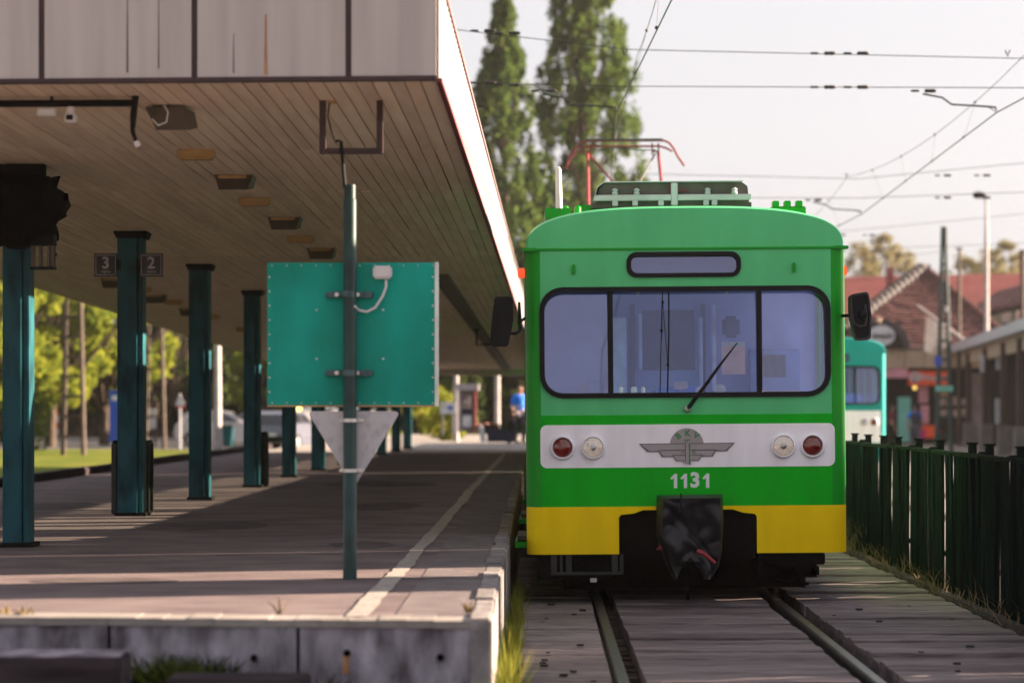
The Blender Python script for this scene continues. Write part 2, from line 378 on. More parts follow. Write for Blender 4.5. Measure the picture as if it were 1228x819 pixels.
# front coping and wall slabs
for x0, x1 in ((-7.1, -4.6), (-4.6, -2.13), (-2.13, -1.2), (-1.2, -.235)):
    b = MB(); nseg = 7
    for i in range(nseg):
        a, c = x0+(x1-x0)*i/nseg, x0+(x1-x0)*(i+1)/nseg; e = rg.uniform(-.008, .004)
        b.box(a, c, EY((a+c)/2)+e, EY((a+c)/2)+.252, PZ-.035, PZ+.003+rg.uniform(-.003, .003))
    part('coping_stone', b, m_conc, platform)
for x0, x1 in ((-7.1, -4.6), (-4.6, -2.13), (-2.13, -1.185), (-1.185, -.228)):
    b = MB(); g = 14
    vs = []; 
    for j in range(9):
        for i in range(g+1):
            x = x0+.008+(x1-x0-.016)*i/g; z = -.12+(PZ-.033+.12)*j/8
            vs.append((x, EY(x)+.012+rg.uniform(-.008, .008), z))
    b.add(vs, [(j*(g+1)+i, j*(g+1)+i+1, (j+1)*(g+1)+i+1, (j+1)*(g+1)+i) for j in range(8) for i in range(g)])
    part('wall_slab', b, m_wall, platform, True)
part('wall_core', MB().box(-7.1, -.25, 11.65, 12, -.3, PZ-.04), m_conc, platform)
for px, py in ((415, 784), (528, 788), (302, 791)):
    d = 11.02; p = P(px, py, d); d = EY(p[0]); b = MB().lathe((p[0], d-.004, p[2]), [(.018, 0), (.018, .03), (.001, .03)], 12)
    part('drain_hole', b, m_under, platform)
p = P(415, 792, 11.08); part('rust_stain', MB().plate([[(p[0]-.014, p[2]-.06), (p[0]+.012, p[2]-.06), (p[0]+.017, p[2]+.03), (p[0]-.017, p[2]+.03)]], EY(p[0])-.003, EY(p[0])+.0), m_rust, platform)
# crack strips and covers on the asphalt
for (xa, xb, yy) in ((295, 460, 607), (283, 352, 605), (440, 486, 571), (375, 600, 694)):
    a, c = onp(xa, yy), onp(xb, yy); b = MB(); n = 14; vs = []
    for i in range(n+1):
        x = a[0]+(c[0]-a[0])*i/n; w = (.012 if 0 < i < n else .002)*rg.uniform(.6, 2.2); yv = a[1]+rg.uniform(-.03, .03); vs += [(x, yv-w, PZ+.004), (x, yv+w, PZ+.004)]
    b.add(vs, [(2*i, 2*i+1, 2*i+3, 2*i+2) for i in range(n)]); part('asphalt_crack', b, m_under, platform)
# patches in the asphalt
m_patch = M('asphalt_patch', (.07, .056, .060), .9, scale=4, col2=(.115, .095, .098), spec=.2, bump=.5, bscale=110)
for (xx0, yy0, w, l) in ((-2.6, 13.6, .9, .5), (-3.0, 20, 1.2, 1.6), (-1.6, 24, .7, 2.2), (-2.2, 31, 1.5, 2.5), (-5.2, 24, 1.0, 2.0), (-1.35, 17.2, .5, .9)):
    ply = [(xx0+w*.5*math.cos(a)*(1+rg.uniform(-.15, .15)), yy0+l*.5*math.sin(a)*(1+rg.uniform(-.15, .15))) for a in [6.283*i/16 for i in range(16)]]
    b = MB(); b.add([(p[0], p[1], PZ+.0025) for p in ply], [tuple(range(16))]); part('asphalt_patch', b, m_patch, platform)
# raised kerb between platform and lawn
kl = thing('lawn_kerb', 'dark raised kerb along the lawn side of the platform', 'kerb', (-7.2, 12, .3))
y = 12
while y < 60:
    MB().bbox(-7.28, -7.1, y+.01, y+1.99, -.2, .66+rg.uniform(-.008, .008), .02).build('kerb_stone', m_beam, kl); y += 2
# old timber beams in front of the platform wall, earth and weeds
def gz(x): return .30 if x < -.9 else max(-.14, .30-(x+.9)*.62)
b = MB(); g = 30; vs = []
for j in range(6):
    for i in range(g+1):
        x = -7.5+7.2*i/g; yy = 8.2+(EY(x)+.02-8.2)*j/5; vs.append((x, yy, (gz(x)-.25)*(.75+.25*j/5)+.08+rg.uniform(-.03, .03)))
b.add(vs, [(j*(g+1)+i, j*(g+1)+i+1, (j+1)*(g+1)+i+1, (j+1)*(g+1)+i) for j in range(5) for i in range(g)])
struct('earth_bank', b, m_ballast, True)
bm_ = thing('timber_beam', 'old dark timber beam lying by the platform wall, bottom left corner', 'beam', (-3.5, 10.55, .2))
MB().bbox(-6.5, -1.88, 10.10, 10.40, .16, .467, .012).build('log', m_beam, bm_); MB().box(-6.5, -1.885, 10.11, 10.39, .4665, .470).build('lit_top_face', m_wall, bm_)  # pale sheet puts the light on the beam's top edge into colour
bm2 = thing('timber_beam', 'low short timber beam in front of the wall under the platform sign', 'beam', (-1.4, 10.5, .2))
MB().bbox(-1.72, -1.07, 10.36, 10.62, .14, .338, .012).build('log', m_beam, bm2)
sp = []
for _ in range(2600):
    x = rg.choice((rg.uniform(-1.95, -1.55), rg.uniform(-4.5, -.8), rg.uniform(-2.2, -1.0))); sp.append((x, EY(x)-rg.random()*.4-.02, .06+gz(x)-.25, rg.uniform(.05, .24)*(1.25 if -1.95 < x < -1.5 else .8)))
o = link('wall_weeds', blades(sp, m_weed, 'wall_weeds', .008, .5)); tag(o, 'dark weeds growing along the foot of the platform wall', 'weeds', kind='stuff')
cl = []
for _ in range(16):
    x = rg.choice((rg.uniform(-1.93, -1.5), rg.uniform(-1.9, -.95), rg.uniform(-4.3, -2.0))); cl.append(((x, EY(x)-.09, gz(x)-.16+rg.random()*.09), (.12, .07, .09)))
o = link('wall_moss_weeds', leaves(cl, 160, .014, m_weed, 'wall_moss_weeds')); tag(o, 'leafy dark weeds clinging to the stained platform wall', 'weeds', kind='stuff')
sp = []
for _ in range(1500):
    yy = 10.3+rg.random()**1.6*9; sp.append((-.20+abs(rg.gauss(0, .038)), yy, -.12, rg.uniform(.12, .36)*(1.45 if yy < 13.5 and rg.random() < .5 else 1.0)))
o = link('edge_grass', blades(sp, m_blade, 'edge_grass', .0035, .17)); tag(o, 'tall sunlit grass growing between platform edge and planks', 'grass', kind='stuff')
sp = [(rg.uniform(-3.0, -2.55), EY(-2.7)+.1+rg.random()*.12, PZ, rg.uniform(.02, .05)) for _ in range(60)]+[(rg.gauss(-1.33, .015), 11.4, PZ, rg.uniform(.03, .14)) for _ in range(3)]+[(rg.gauss(-.36, .01), 11.45, PZ, rg.uniform(.03, .08)) for _ in range(14)]
o = link('platform_weeds', blades(sp, m_dry, 'platform_weeds', .006, .4)); tag(o, 'dry weeds sprouting on the sunlit platform edge', 'weeds', kind='stuff')
# ------------------------------------------------------------------ plank crossing with rails
cross = bpy.data.objects.new('plank_crossing', None); COL.objects.link(cross); cross['kind'] = 'structure'; cross['label'] = 'worn timber planking laid between and beside the rails'
def plank_mesh(x0, x1, w, seed):
    r2 = random.Random(seed); b = MB(); n = 10; vs = []
    for i in range(n+1):
        x = x0+(x1-x0)*i/n; e0, e1, h = r2.uniform(-.004, .006), r2.uniform(-.006, .004), r2.uniform(-.0035, .0035)
        if i in (0, n): x += r2.uniform(-.004, .004)
        vs += [(x, e0, -.1), (x, e0, -.008), (x, e0+.008, h), (x, w*.5, h+r2.uniform(-.002, .002)), (x, w+e1-.008, h), (x, w+e1, -.008), (x, w+e1, -.1)]
    fs = [(i*7+j, i*7+j+1, (i+1)*7+j+1, (i+1)*7+j) for i in range(n) for j in range(6)]+[tuple(range(7)), tuple(n*7+j for j in range(7))]
    b.add(vs, fs); return b
def planks(x0, x1, ya, yb, mat, seed, ws, gap):
    ms = {}; r2 = random.Random(seed); y = ya
    for w in ws:
        for v in range(3): ms[(w, v)] = plank_mesh(x0, x1, w, seed+v+int(w*1000)).mesh('plank', mat, True)
    while y < yb:
        w = r2.choice(ws); o = link('plank', ms[(w, r2.randrange(3))], cross)
        o.location = (0, y, r2.uniform(-.015, .006)); o.rotation_euler = (r2.uniform(-.012, .012), r2.uniform(-.002, .002), r2.uniform(-.003, .003))
        y += w+r2.choice((gap, gap, gap, .022, .05))
planks(-.20, .43, 9.6, 24, m_wood2, 11, (.24, .30, .36), .006)
planks(.625, 1.865, 9.6, 24, m_wood, 22, (.22, .26, .30), .007)
planks(2.145, 3.37, 9.6, 42, m_wood, 33, (.21, .25, .28), .008)
part('edge_beam', MB().bbox(3.375, 3.53, 9, 42, -.2, .03, .015), m_beam, cross)
for xr in (.493, 1.985):
    t = thing('rail', 'steel running rail under the %s wheels of the green train' % ('platform side' if xr < 1 else 'fence side'), 'rail', (xr, 10, -.16))
    pr = [(-.07, -.155), (.07, -.155), (.07, -.145), (.012, -.12), (.010, -.05), (.036, -.036), (.036, -.010), (.028, -.002), (-.028, -.002), (-.036, -.010), (-.036, -.036), (-.010, -.05), (-.012, -.12), (-.07, -.145)]
    b = MB(); n = len(pr); vs = [(xr+p[0], yv, p[1]) for yv in (-25, 140) for p in pr]
    b.add(vs, [(i, (i+1) % n, n+(i+1) % n, n+i) for i in range(n)]+[tuple(range(n)), tuple(range(n, 2*n))]); b.build('rail_profile', m_rail, t)
    b = MB(); yy = 9.8                                        # rubbish and clips in the flangeway
    while yy < 24:
        b.box(xr+.05, xr+.05+(.075 if xr < 1 else .09), yy, yy+.05, -.13, -.085+rg.uniform(-.02, .01)); yy += .15
    b.build('clip', m_railr, t)['kind'] = 'stuff'
for xr in (5.98, 7.47):
    t = thing('rail', 'rail of the second track beyond the fence, %s side' % ('fence' if xr < 6 else 'yard'), 'rail', (xr, 10, 0)); MB().bbox(xr-.035, xr+.035, -25, 140, -.05, .03, .008).build('rail_profile', m_rail, t)
cl = []
sp = [(rg.uniform(3.36, 3.6), 10+rg.random()*24, .0, rg.uniform(.04, .26)) for _ in range(900)]
o = link('fence_weeds', blades(sp, m_dry, 'fence_weeds', .004, .7)); tag(o, 'dry stalks and litter stems along the foot of the fence', 'weeds', kind='stuff')
sp = [(rg.uniform(3.3, 3.6), rg.gauss(24.6, .5), .0, rg.uniform(.2, .5)) for _ in range(60)]
o = link('fence_stalks', blades(sp, m_dry, 'fence_stalks', .004, .35)); tag(o, 'tall dry stalks by the fence beside the train corner', 'weeds', kind='stuff')
for px, py, d, r, lab in ((1037, 662, 24.3, .05, 'crumpled white paper at the foot of the fence beside the train'), (1202, 735, 17.3, .045, 'white paper cup lying at the foot of the fence')):
    p = P(px, py, d); b = MB(); bm = bmesh.new(); bmesh.ops.create_icosphere(bm, subdivisions=2, radius=r)
    b.add([(v.co*rg.uniform(.75, 1.1))+Vector(p) for v in bm.verts], [[v.index for v in f.verts] for f in bm.faces]); bm.free()
    tag(b.build('paper_scrap', m_paperw), lab, 'litter')
b = MB()
for _ in range(36):
    x, yy = rg.choice((rg.uniform(-.17, .1), rg.uniform(-.15, .35), rg.uniform(2.2, 3.3))), rg.uniform(11, 19); s = rg.uniform(.008, .028)
    b.box(x-s, x+s, yy-s*.7, yy+s*.7, .0, s*.5)
tag(b.build('dirt_crumbs', m_ballast), 'dark crumbs of dirt scattered on the planks', 'dirt', kind='stuff')
# ------------------------------------------------------------------ canopy over the platform
K = .012; SL = .020; D0 = 13.0
def cz(d): return 3.475-SL*(d-D0)
def cxx(u, d): return u+K*(d-D0)
def FY(u): return D0+(-.59-u)*.053                          # front edge slightly askew
can = thing('platform_canopy', 'long flat platform canopy with boarded ceiling on teal columns', 'canopy', (-3.7, 13, PZ))
U0, U1, DE = -6.75, -.59, 59.0
def slab(mb, ua, ub, da, db, za, zb, m=0):                   # box following the canopy's slope and skew
    vs = []
    for z in (za, zb):
        for d in (da, db):
            for u in (ua, ub): vs.append((cxx(u, d), d if d > D0+.5 else d+(-.59-u)*.053, cz(d)+z))
    mb.add(vs, [(0, 2, 3, 1), (4, 5, 7, 6), (0, 1, 5, 4), (2, 6, 7, 3), (0, 4, 6, 2), (1, 3, 7, 5)], m); return mb
b = slab(MB(), U0, U1+.0, D0+.03, DE, .022, .55); b.build('roof_core', m_core, can)
b = slab(MB(), U0-.03, U1+.03, D0-.02, DE+.02, .601, .63); b.build('roof_sheet', m_roofing, can)
segs = [13.0, 15.9, 18.5, 21.7, 24.6]
nb = 65; bw = (U1-U0)/nb
for i in range(4):
    L = segs[i+1]-segs[i]-.012; me = MB().bbox(.003, bw-.003, 0, L, 0, .014, .003).mesh('ceiling_board', m_board)
    me2 = MB().bbox(.003, bw-.003, .36, L, 0, .014, .003).mesh('ceiling_board', m_board)
    for j in range(nb):
        u = U0+bw*j; o = link('ceiling_board', me2 if (i == 0 and u < -5.2) else me, can); d = segs[i]+((-.59-u)*.053+.02 if i == 0 else 0)
        o.location = Vector((cxx(u, d), d, cz(d)+rg.uniform(-.003, .002)))-can.location; o.rotation_euler = (-math.atan(SL), rg.gauss(0, .018), -math.atan(K)+rg.gauss(0, .0006))
b = MB(); d = 24.6
while d < DE:
    e = min(DE, d+3.1)
    for j in range(nb): slab(b, U0+bw*j+.004, U0+bw*(j+1)-.004, d, e-.015, rg.uniform(-.002, .002), .02)
    d = e
o = b.build('far_ceiling_boards', m_board, can); o['kind'] = 'stuff'
# front fascia: panels with dark red seams, trim below
ed = [-6.75]+[(x-VX)*13.02/F for x in (-140, 46, 232, 418, 523.6)]; ed[-1] = U1
for i in range(len(ed)-1):
    a, c = ed[i]+.018, ed[i+1]-(.018 if i < len(ed)-2 else 0)
    b = MB(); b.add([(a, FY(a)-.02, 3.50), (c, FY(c)-.02, 3.50), (c, FY(c)-.02, 4.075), (a, FY(a)-.02, 4.075), (a, FY(a)+.02, 3.50), (c, FY(c)+.02, 3.50), (c, FY(c)+.02, 4.075), (a, FY(a)+.02, 4.075)],
      [(0, 1, 2, 3), (4, 7, 6, 5), (0, 4, 5, 1), (3, 2, 6, 7), (0, 3, 7, 4), (1, 5, 6, 2)]); b.build('fascia_panel', m_fasc, can)
    if i < len(ed)-2:
        x = ed[i+1]; MB().box(x-.022, x+.022, FY(x)-.006, FY(x)+.03, 3.49, 4.07).build('fascia_seam', m_maroon, can)
b = MB(); b.add([(U0, FY(U0)-.03, 3.472), (U1, FY(U1)-.03, 3.472), (U1, FY(U1)-.03, 3.498), (U0, FY(U0)-.03, 3.498), (U0, FY(U0)+.03, 3.472), (U1, FY(U1)+.03, 3.472), (U1, FY(U1)+.03, 3.498), (U0, FY(U0)+.03, 3.498)],
      [(0, 1, 2, 3), (4, 7, 6, 5), (0, 4, 5, 1), (3, 2, 6, 7), (0, 3, 7, 4), (1, 5, 6, 2)]); b.build('fascia_trim', m_maroon, can)
for px, w, z0, z1 in ((318, .010, 3.51, 3.86), (150, .004, 3.53, 3.98), (188, .003, 3.55, 3.98), (279, .003, 3.52, 3.75)):
    x = (px-VX)*13/F; MB().plate([[(x-w, z0), (x+w, z0), (x+w*.3, z1), (x-w*.3, z1)]], FY(x)-.0235, FY(x)-.021).build('rust_streak', m_rust if w > .005 else m_maroon, can)
# ribbed white side fascia towards the track
d = D0
while d < DE-.5:
    e = min(DE, d+3.06); b = MB(); n = 34
    vs = []
    for i in range(n+1):
        dd = d+.006+(e-d-.012)*i/n; off = .012 if i % 2 else 0
        if d > 28: off *= .6
        vs += [(cxx(U1, dd)+.012+off, dd, cz(dd)+.012), (cxx(U1, dd)+.012+off, dd, cz(dd)+.585)]
    b.add(vs, [(2*i, 2*i+2, 2*i+3, 2*i+1) for i in range(n)]); b.build('side_panel', m_ribw, can)
    slab(MB(), U1-.0, U1+.032, d, e, -.012, .012).build('lower_trim', m_redtrim, can); slab(MB(), U1-.0, U1+.032, d, e, .585, .60).build('upper_trim', m_redtrim, can); d = e
slab(MB(), U0-.01, U0+.0, D0, DE, .0, .59).build('rear_fascia', m_ribw, can)
slab(MB(), U0, U1, DE, DE+.02, -.02, .6).build('end_fascia', m_fasc, can); slab(MB(), -6.6, -.75, 57.2, 57.5, -.16, .0).build('cross_beam', m_fasc, can)
slab(MB(), -1.45, -1.25, 27, 57, -.05, .0).build('cable_duct', m_lampg, can)
# columns: H section with cap and foot plates
cds = [17.0, 21.9, 25.7, 29.8, 34.2, 37.6, 42.0, 46.2, 50.4, 54.6, 58.6]; cxs = [-3.927, -3.958, -3.865, -3.79, -3.79, -3.68, -3.62, -3.57, -3.52, -3.46, -3.42]; cws = [.096, .122, .114, .104, .10]+[.11]*6
for d, x, w in zip(cds, cxs, cws):
    z1 = cz(d); b = MB(); b.bbox(x-w, x+w-.05, d-.11, d+.11, PZ, z1-.04, .008); b.bbox(x+w-.044, x+w, d-.085, d+.11, PZ+.01, z1-.05, .006)
    b.build('column', m_col, can)
    b = MB(); b.add([(x-w-.004, d-.122, z1-.07), (x+w+.026, d-.122, z1-.07), (x+w+.026, d+.122, z1-.07), (x-w-.004, d+.122, z1-.07), (x-w-.03, d-.145, z1-.018), (x+w+.045, d-.145, z1-.018), (x+w+.045, d+.145, z1-.018), (x-w-.03, d+.145, z1-.018),
       (x-w-.03, d-.145, z1), (x+w+.045, d-.145, z1), (x+w+.045, d+.145, z1), (x-w-.03, d+.145, z1)], [(0, 1, 5, 4), (1, 2, 6, 5), (2, 3, 7, 6), (3, 0, 4, 7), (4, 5, 9, 8), (5, 6, 10, 9), (6, 7, 11, 10), (7, 4, 8, 11), (8, 9, 10, 11), (3, 2, 1, 0)])
    b.build('column_cap', m_dark, can); MB().bbox(x-w-.02, x+w+.04, d-.13, d+.13, PZ-.01, PZ+.035, .008).build('column_foot', m_dark, can)
# ceiling lamps in pairs
def lampdir(u, d): return Vector((cxx(u, d), d, cz(d)))
first = {}
k = 0
near = ['nearest', 'second', 'third', 'fourth', 'fifth', 'sixth', 'seventh', 'eighth', 'ninth']
for row, u, ds in (('track-side', -2.47, (16.0, 19.0, 22.3, 25.4, 28.6, 32)), ('inner', -5.35, (29.2, 31.6, 35.0, 38.5))):
    for i, d in enumerate(ds):
        t = thing('tube_lamp', '%s wooden tube lamp from the front in the %s row under the canopy' % (near[i], row), 'lamp', lampdir(u, d), (-SL, 0, -K), 'wooden tube lamps under the canopy')
        MB().bbox(-.13, .13, -.06, .06, -.055, 0, .008).build('lamp_body', m_lampy, t, world=False); MB().bbox(-.115, .115, -.05, .05, -.07, -.055, .004).build('diffuser', m_lampy, t, world=False)
for row, u, ds in (('track-side', -2.41, (17.5, 20.6, 23.7, 26.8, 30.2)), ('inner', -5.42, (27.8, 30.6, 33.4))):
    for i, d in enumerate(ds):
        t = thing('flood_lamp', '%s grey box lamp from the front in the %s row under the canopy' % (near[i], row), 'lamp', lampdir(u, d), (-SL, 0, -K), 'grey box lamps under the canopy')
        b = MB(); b.add([(-.15, -.09, 0), (.15, -.09, 0), (.15, .09, 0), (-.15, .09, 0), (-.11, -.13, -.12), (.11, -.13, -.12), (.13, .06, -.09), (-.13, .06, -.09)], [(0, 1, 5, 4), (1, 2, 6, 5), (2, 3, 7, 6), (3, 0, 4, 7), (4, 5, 6, 7), (3, 2, 1, 0)])
        b.build('housing', m_lampg, t, world=False); MB().bbox(-.12, .10, -.105, -.09, -.03, -.002, .004).build('bracket', m_lampy, t, world=False)
# floodlight on its pipe, camera, hanging frame
p = (-2.29, 13.95, cz(13.95)-.075); t = thing('loudspeaker', 'grey boxy loudspeaker hung from the ceiling near the fascia', 'loudspeaker', p)
MB().add([(-.12, -.05, .06), (.10, -.05, .06), (.15, .12, .05), (-.10, .12, .05), (-.08, -.06, -.08), (.15, -.06, -.08), (.17, .12, -.05), (-.06, .12, -.05)], [(0, 1, 5, 4), (1, 2, 6, 5), (2, 3, 7, 6), (3, 0, 4, 7), (4, 5, 6, 7), (3, 2, 1, 0)]) 
b = MB(); b.add([(-.14, -.05, .06), (.09, -.05, .06), (.14, .12, .05), (-.10, .12, .05), (-.07, -.06, -.085), (.13, -.06, -.085), (.16, .12, -.05), (-.06, .12, -.05)], [(0, 1, 5, 4), (1, 2, 6, 5), (2, 3, 7, 6), (3, 0, 4, 7), (4, 5, 6, 7), (3, 2, 1, 0)]); b.build('horn_box', m_lampg, t, world=False)
MB().box(-.055, -.005, -.02, .06, .05, .08).build('hanger', m_maroon, t, world=False)
MB().tube([(-.02, -.07, .07), (.01, -.10, .02), (.0, -.10, -.04), (-.05, -.10, -.06), (-.09, -.09, -.02)], .006, 6).build('cable', m_plast, t, world=False)
t = thing('cctv_pipe', 'dark horizontal pipe under the ceiling with hanging end cable', 'pipe', P(0, 124, 13.6))
a, c = P(-60, 125, 13.6), P(160, 124, 13.6); MB().tube([a, c], .022, 10).build('pipe', m_dark, t)
for px in (62, 163): q = P(px, 124, 13.6); MB().tube([q, (q[0], q[1], cz(13.6))], .009, 8).build('hanger', m_dark, t)
MB().tube([P(163, 108, 13.58), P(160, 140, 13.58), P(159, 158, 13.58), P(163, 170, 13.58)], [.022, .02, .014, .012], 8).build('end_cable', m_dark, t); MB().tube([P(163, 170, 13.58), P(166, 176, 13.58)], .018, 8).build('plug', m_plast, t)
t = thing('cctv_camera', 'small white ceiling camera hanging below the dark pipe', 'camera', P(85, 130, 13.62)); q = P(85, 139, 13.6)
MB().lathe((q[0], q[1], q[2]-.05), [(.01, 0), (.035, .01), (.04, .035), (.036, .06), (.026, .065), (.026, .1), (.01, .105)], 16, 'z').build('dome', m_plast, t, True); MB().bbox(q[0]-.02, q[0]+.02, q[1]-.05, q[1]-.03, q[2]-.03, q[2]+.0, .004).build('lens', m_dark, t)
q = P(57, 135, 13.62); t = thing('junction_box', 'flat grey junction box fixed under the dark pipe', 'box', q); MB().bbox(-.058, .058, -.03, .03, -.025, .025, .004).build('case', m_plast, t, world=False); MB().bbox(-.05, .05, -.034, -.03, -.018, .018, .002).build('cover', m_plast, t, world=False)
t = thing('hanging_frame', 'dark red square steel frame hanging from the canopy ceiling', 'frame', P(421, 105, 13.75)); d = 13.75
for px in (387, 455.5):
    a, c = P(px, 105, d), P(px, 185, d); MB().bbox(a[0]-.019, a[0]+.019, d-.02, d+.02, c[2], cz(d)+.005, .004).build('leg', m_maroon, t)
a, c = P(391, 185, d), P(452, 178, d); MB().bbox(a[0], c[0], d-.017, d+.017, a[2], a[2]+.035, .004).build('crossbar', m_maroon, t)
a = P(391, 107, d); MB().bbox(a[0]+.01, a[0]+.06, d-.01, d+.05, a[2]-.085, a[2], .006).build('junction_box', m_lampy, t)
MB().tube([P(395, 124, d), P(393, 140, d), P(398, 160, d), P(403, 172, d)], .005, 6).build('wire', m_dark, t)
# sign post with the backs of two signs
d = 13.72; bx = onp(419, 695)[0]
t = thing('sign_post', 'dark green round post carrying the backs of two signs', 'post', (bx, d, PZ))
zt = P(0, 222, d)[2]; MB().lathe((bx, d, PZ), [(.043, 0), (.043, .17), (.0405, .175), (.0405, zt-PZ-.09), (.036, zt-PZ-.085), (.036, zt-PZ)], 24, 'z').build('pole', m_polegr, t, True)
a = P(409, 170, d); MB().tube([(bx-.03, d, zt-.02), (a[0], d, a[2]), (a[0]-.03, d, a[2]+.004)], .011, 8).build('conduit', m_dark, t)
ds = d+.075; a, c = P(320.5, 487, ds), P(525, 315, ds); 
s_ = MB().plate([rrect(a[0], c[0]-.012, a[2], c[2], .006, 2)], ds, ds+.03).build('sign_board', m_signb, t); s_['label'] = 'large green back of a square sign'
MB().box(c[0]-.018, c[0]+.004, ds-.012, ds+.04, a[2], c[2]+.003).build('edge_strip', m_edge, s_); MB().box(a[0], c[0]-.012, ds-.010, ds, a[2]-.004, a[2]+.006).build('bottom_lip', m_lampy, s_)
b = MB()
for i in range(12):
    for zz in (a[2]+.02, c[2]-.018): b.lathe((a[0]+.03+(c[0]-a[0]-.06)*i/11, ds-.003, zz), [(.0045, 0), (.0045, .003)], 8)
for i in range(1, 10):
    for xx in (a[0]+.014, c[0]-.03): b.lathe((xx, ds-.003, a[2]+(c[2]-a[2])*i/10), [(.006, 0), (.006, .003)], 8)
for fx in (.29, .68):
    for fz in (.33, .67): b.lathe((a[0]+(c[0]-a[0])*fx, ds-.003, a[2]+(c[2]-a[2])*fz), [(.007, 0), (.007, .003)], 8)
b.build('rivets', m_bolt, s_)['kind'] = 'stuff'
for py in (353, 447):
    q = P(418, py, d); r_ = MB().bbox(q[0]-.145, q[0]+.145, d+.035, d+.074, q[2]-.018, q[2]+.018, .005); r_.lathe((q[0], d, q[2]-.02), [(.0425, 0), (.0475, .002), (.0475, .038), (.0425, .04)], 20, 'z')
    r_ = r_.build('bracket', m_brkt, t, False)
    b = MB()
    for sx in (-.075, .052): b.lathe((q[0]+sx, d+.02, q[2]), [(.014, 0), (.014, .016)], 6)
    b.build('bolt', m_bolt, r_)
q = P(459, 327, ds); jb = MB().bbox(q[0]-.058, q[0]+.058, ds-.05, ds, q[2]-.04, q[2]+.04, .012).build('terminal_box', m_plast, t, True)
MB().tube([P(463, 336, ds-.02), P(463, 344, ds-.025), P(459, 355, ds-.03), P(450, 369, ds-.03), P(440, 374, ds-.03), P(430, 372, ds-.03), P(425, 367, d-.03)], .008, 8).build('cable', m_plast, jb, True)
tri = []
for cx_, cy_, r in ((377, 499, 7), (472, 499, 7), (424.5, 572, 7)):
    tri.append((P(cx_, cy_, d)[0], P(cx_, cy_, d)[2]))
def roundpoly(pts, r, n=5):
    out = []; k = len(pts)
    for i in range(k):
        p0, p1, p2 = Vector(pts[i-1]), Vector(pts[i]), Vector(pts[(i+1) % k]); u = (p0-p1).normalized(); w = (p2-p1).normalized()
        a = p1+u*r; c = p1+w*r
        for j in range(n+1): q = j/n; out.append(tuple((a*(1-q)+p1*q)*(1-q)+(p1*(1-q)+c*q)*q))
    return out
s_ = MB().plate([roundpoly([P(367, 493, d)[::2], P(480, 493, d)[::2], P(423.5, 585, d)[::2]], .045)], d+.052, d+.058).build('triangle_sign', m_alu, t); s_['label'] = 'bare grey back of a give way triangle'
for py in (504, 564):
    q = P(421, py, d); b = MB(); b.lathe((q[0]-.005, d, q[2]-.011), [(.042, 0), (.046, .001), (.046, .021), (.042, .022)], 20, 'z'); b.bbox(q[0]-.075, q[0]+.075, d+.04, d+.052, q[2]-.011, q[2]+.011, .002); b.build('clamp', m_bolt, t)
# platform number plates on the second column
for px, num, lab in ((127, '3', 'black plate with white numeral three, left of the second column'), (181.5, '2', 'black plate with white numeral two, right of the second column')):
    q = P(px, 318, 21.8); t = thing('number_plate', lab, 'sign', q); h = .113
    MB().plate([rrect(-h, h, -h, h, .006, 2)], -.01, .01).build('plate', m_plate, t, world=False)
    MB().plate([rrect(-h+.016, h-.016, -h+.016, h-.016, .004, 2), rrect(-h+.021, h-.021, -h+.021, h-.021, .003, 2)], -.0125, -.011).build('border_line', m_sigw, t, world=False)
    text('numeral', num, .155, m_sigw, t, (0, -.012, .016), offset=.003); text('caption', 'vágány', .036, m_sigw, t, (0, -.012, -.062))
    s = 1 if px > 150 else -1; MB().box(-s*.15, -s*.10, -.01, .01, -.05, .05).build('bracket', m_dark, t, world=False)
# ragged black bundle on the first column and lantern frame below
q = P(20, 255, 16.75); t = thing('wrapped_box', 'ragged black wrapped bundle around the top of the first column', 'bundle', q)
bm = bmesh.new(); bmesh.ops.create_icosphere(bm, subdivisions=4, radius=1); rr = random.Random(5); b = MB(); vs = []
from mathutils import noise
for v in bm.verts:
    n = v.co.normalized(); e = 1/(abs(n.x)**5+abs(n.y)**5+abs(n.z)**5)**.2; s = 1+.22*noise.noise(n*2.6)+.14*noise.noise(n*7)
    x, z = n.x*e*.36*s, n.z*e*.25*s
    if z < -.05 and x > .1: x *= .82
    vs.append((x-.03, n.y*e*.22*s, z+.015))
b.add(vs, [[v.index for v in f.verts] for f in bm.faces]); bm.free(); b.build('wrapping', m_blk, t, True, world=False); MB().box(-.3, .2, .0, .1, .2, cz(16.75)-q[2]).build('hanger', m_dark, t, world=False)
q = P(52, 308, 16.7); t = thing('lantern_frame', 'empty brown lantern frame beside the first column head', 'lantern', q)
b = MB()
for xx in (-.075, -.02, .045, .075): b.box(xx-.008, xx+.008, -.04, -.025, -.08, .085); b.box(xx-.008, xx+.008, .025, .04, -.08, .085)
b.build('uprights', m_lampg, t, world=False); MB().bbox(-.09, .09, -.05, .05, -.095, -.075, .004).build('base', m_dark, t, world=False); MB().bbox(-.09, .09, -.05, .05, .08, .16, .004).build('top', m_dark, t, world=False); MB().bbox(.09, .10, -.01, .01, .0, .03, .003).build('catch', m_dark, t, world=False)
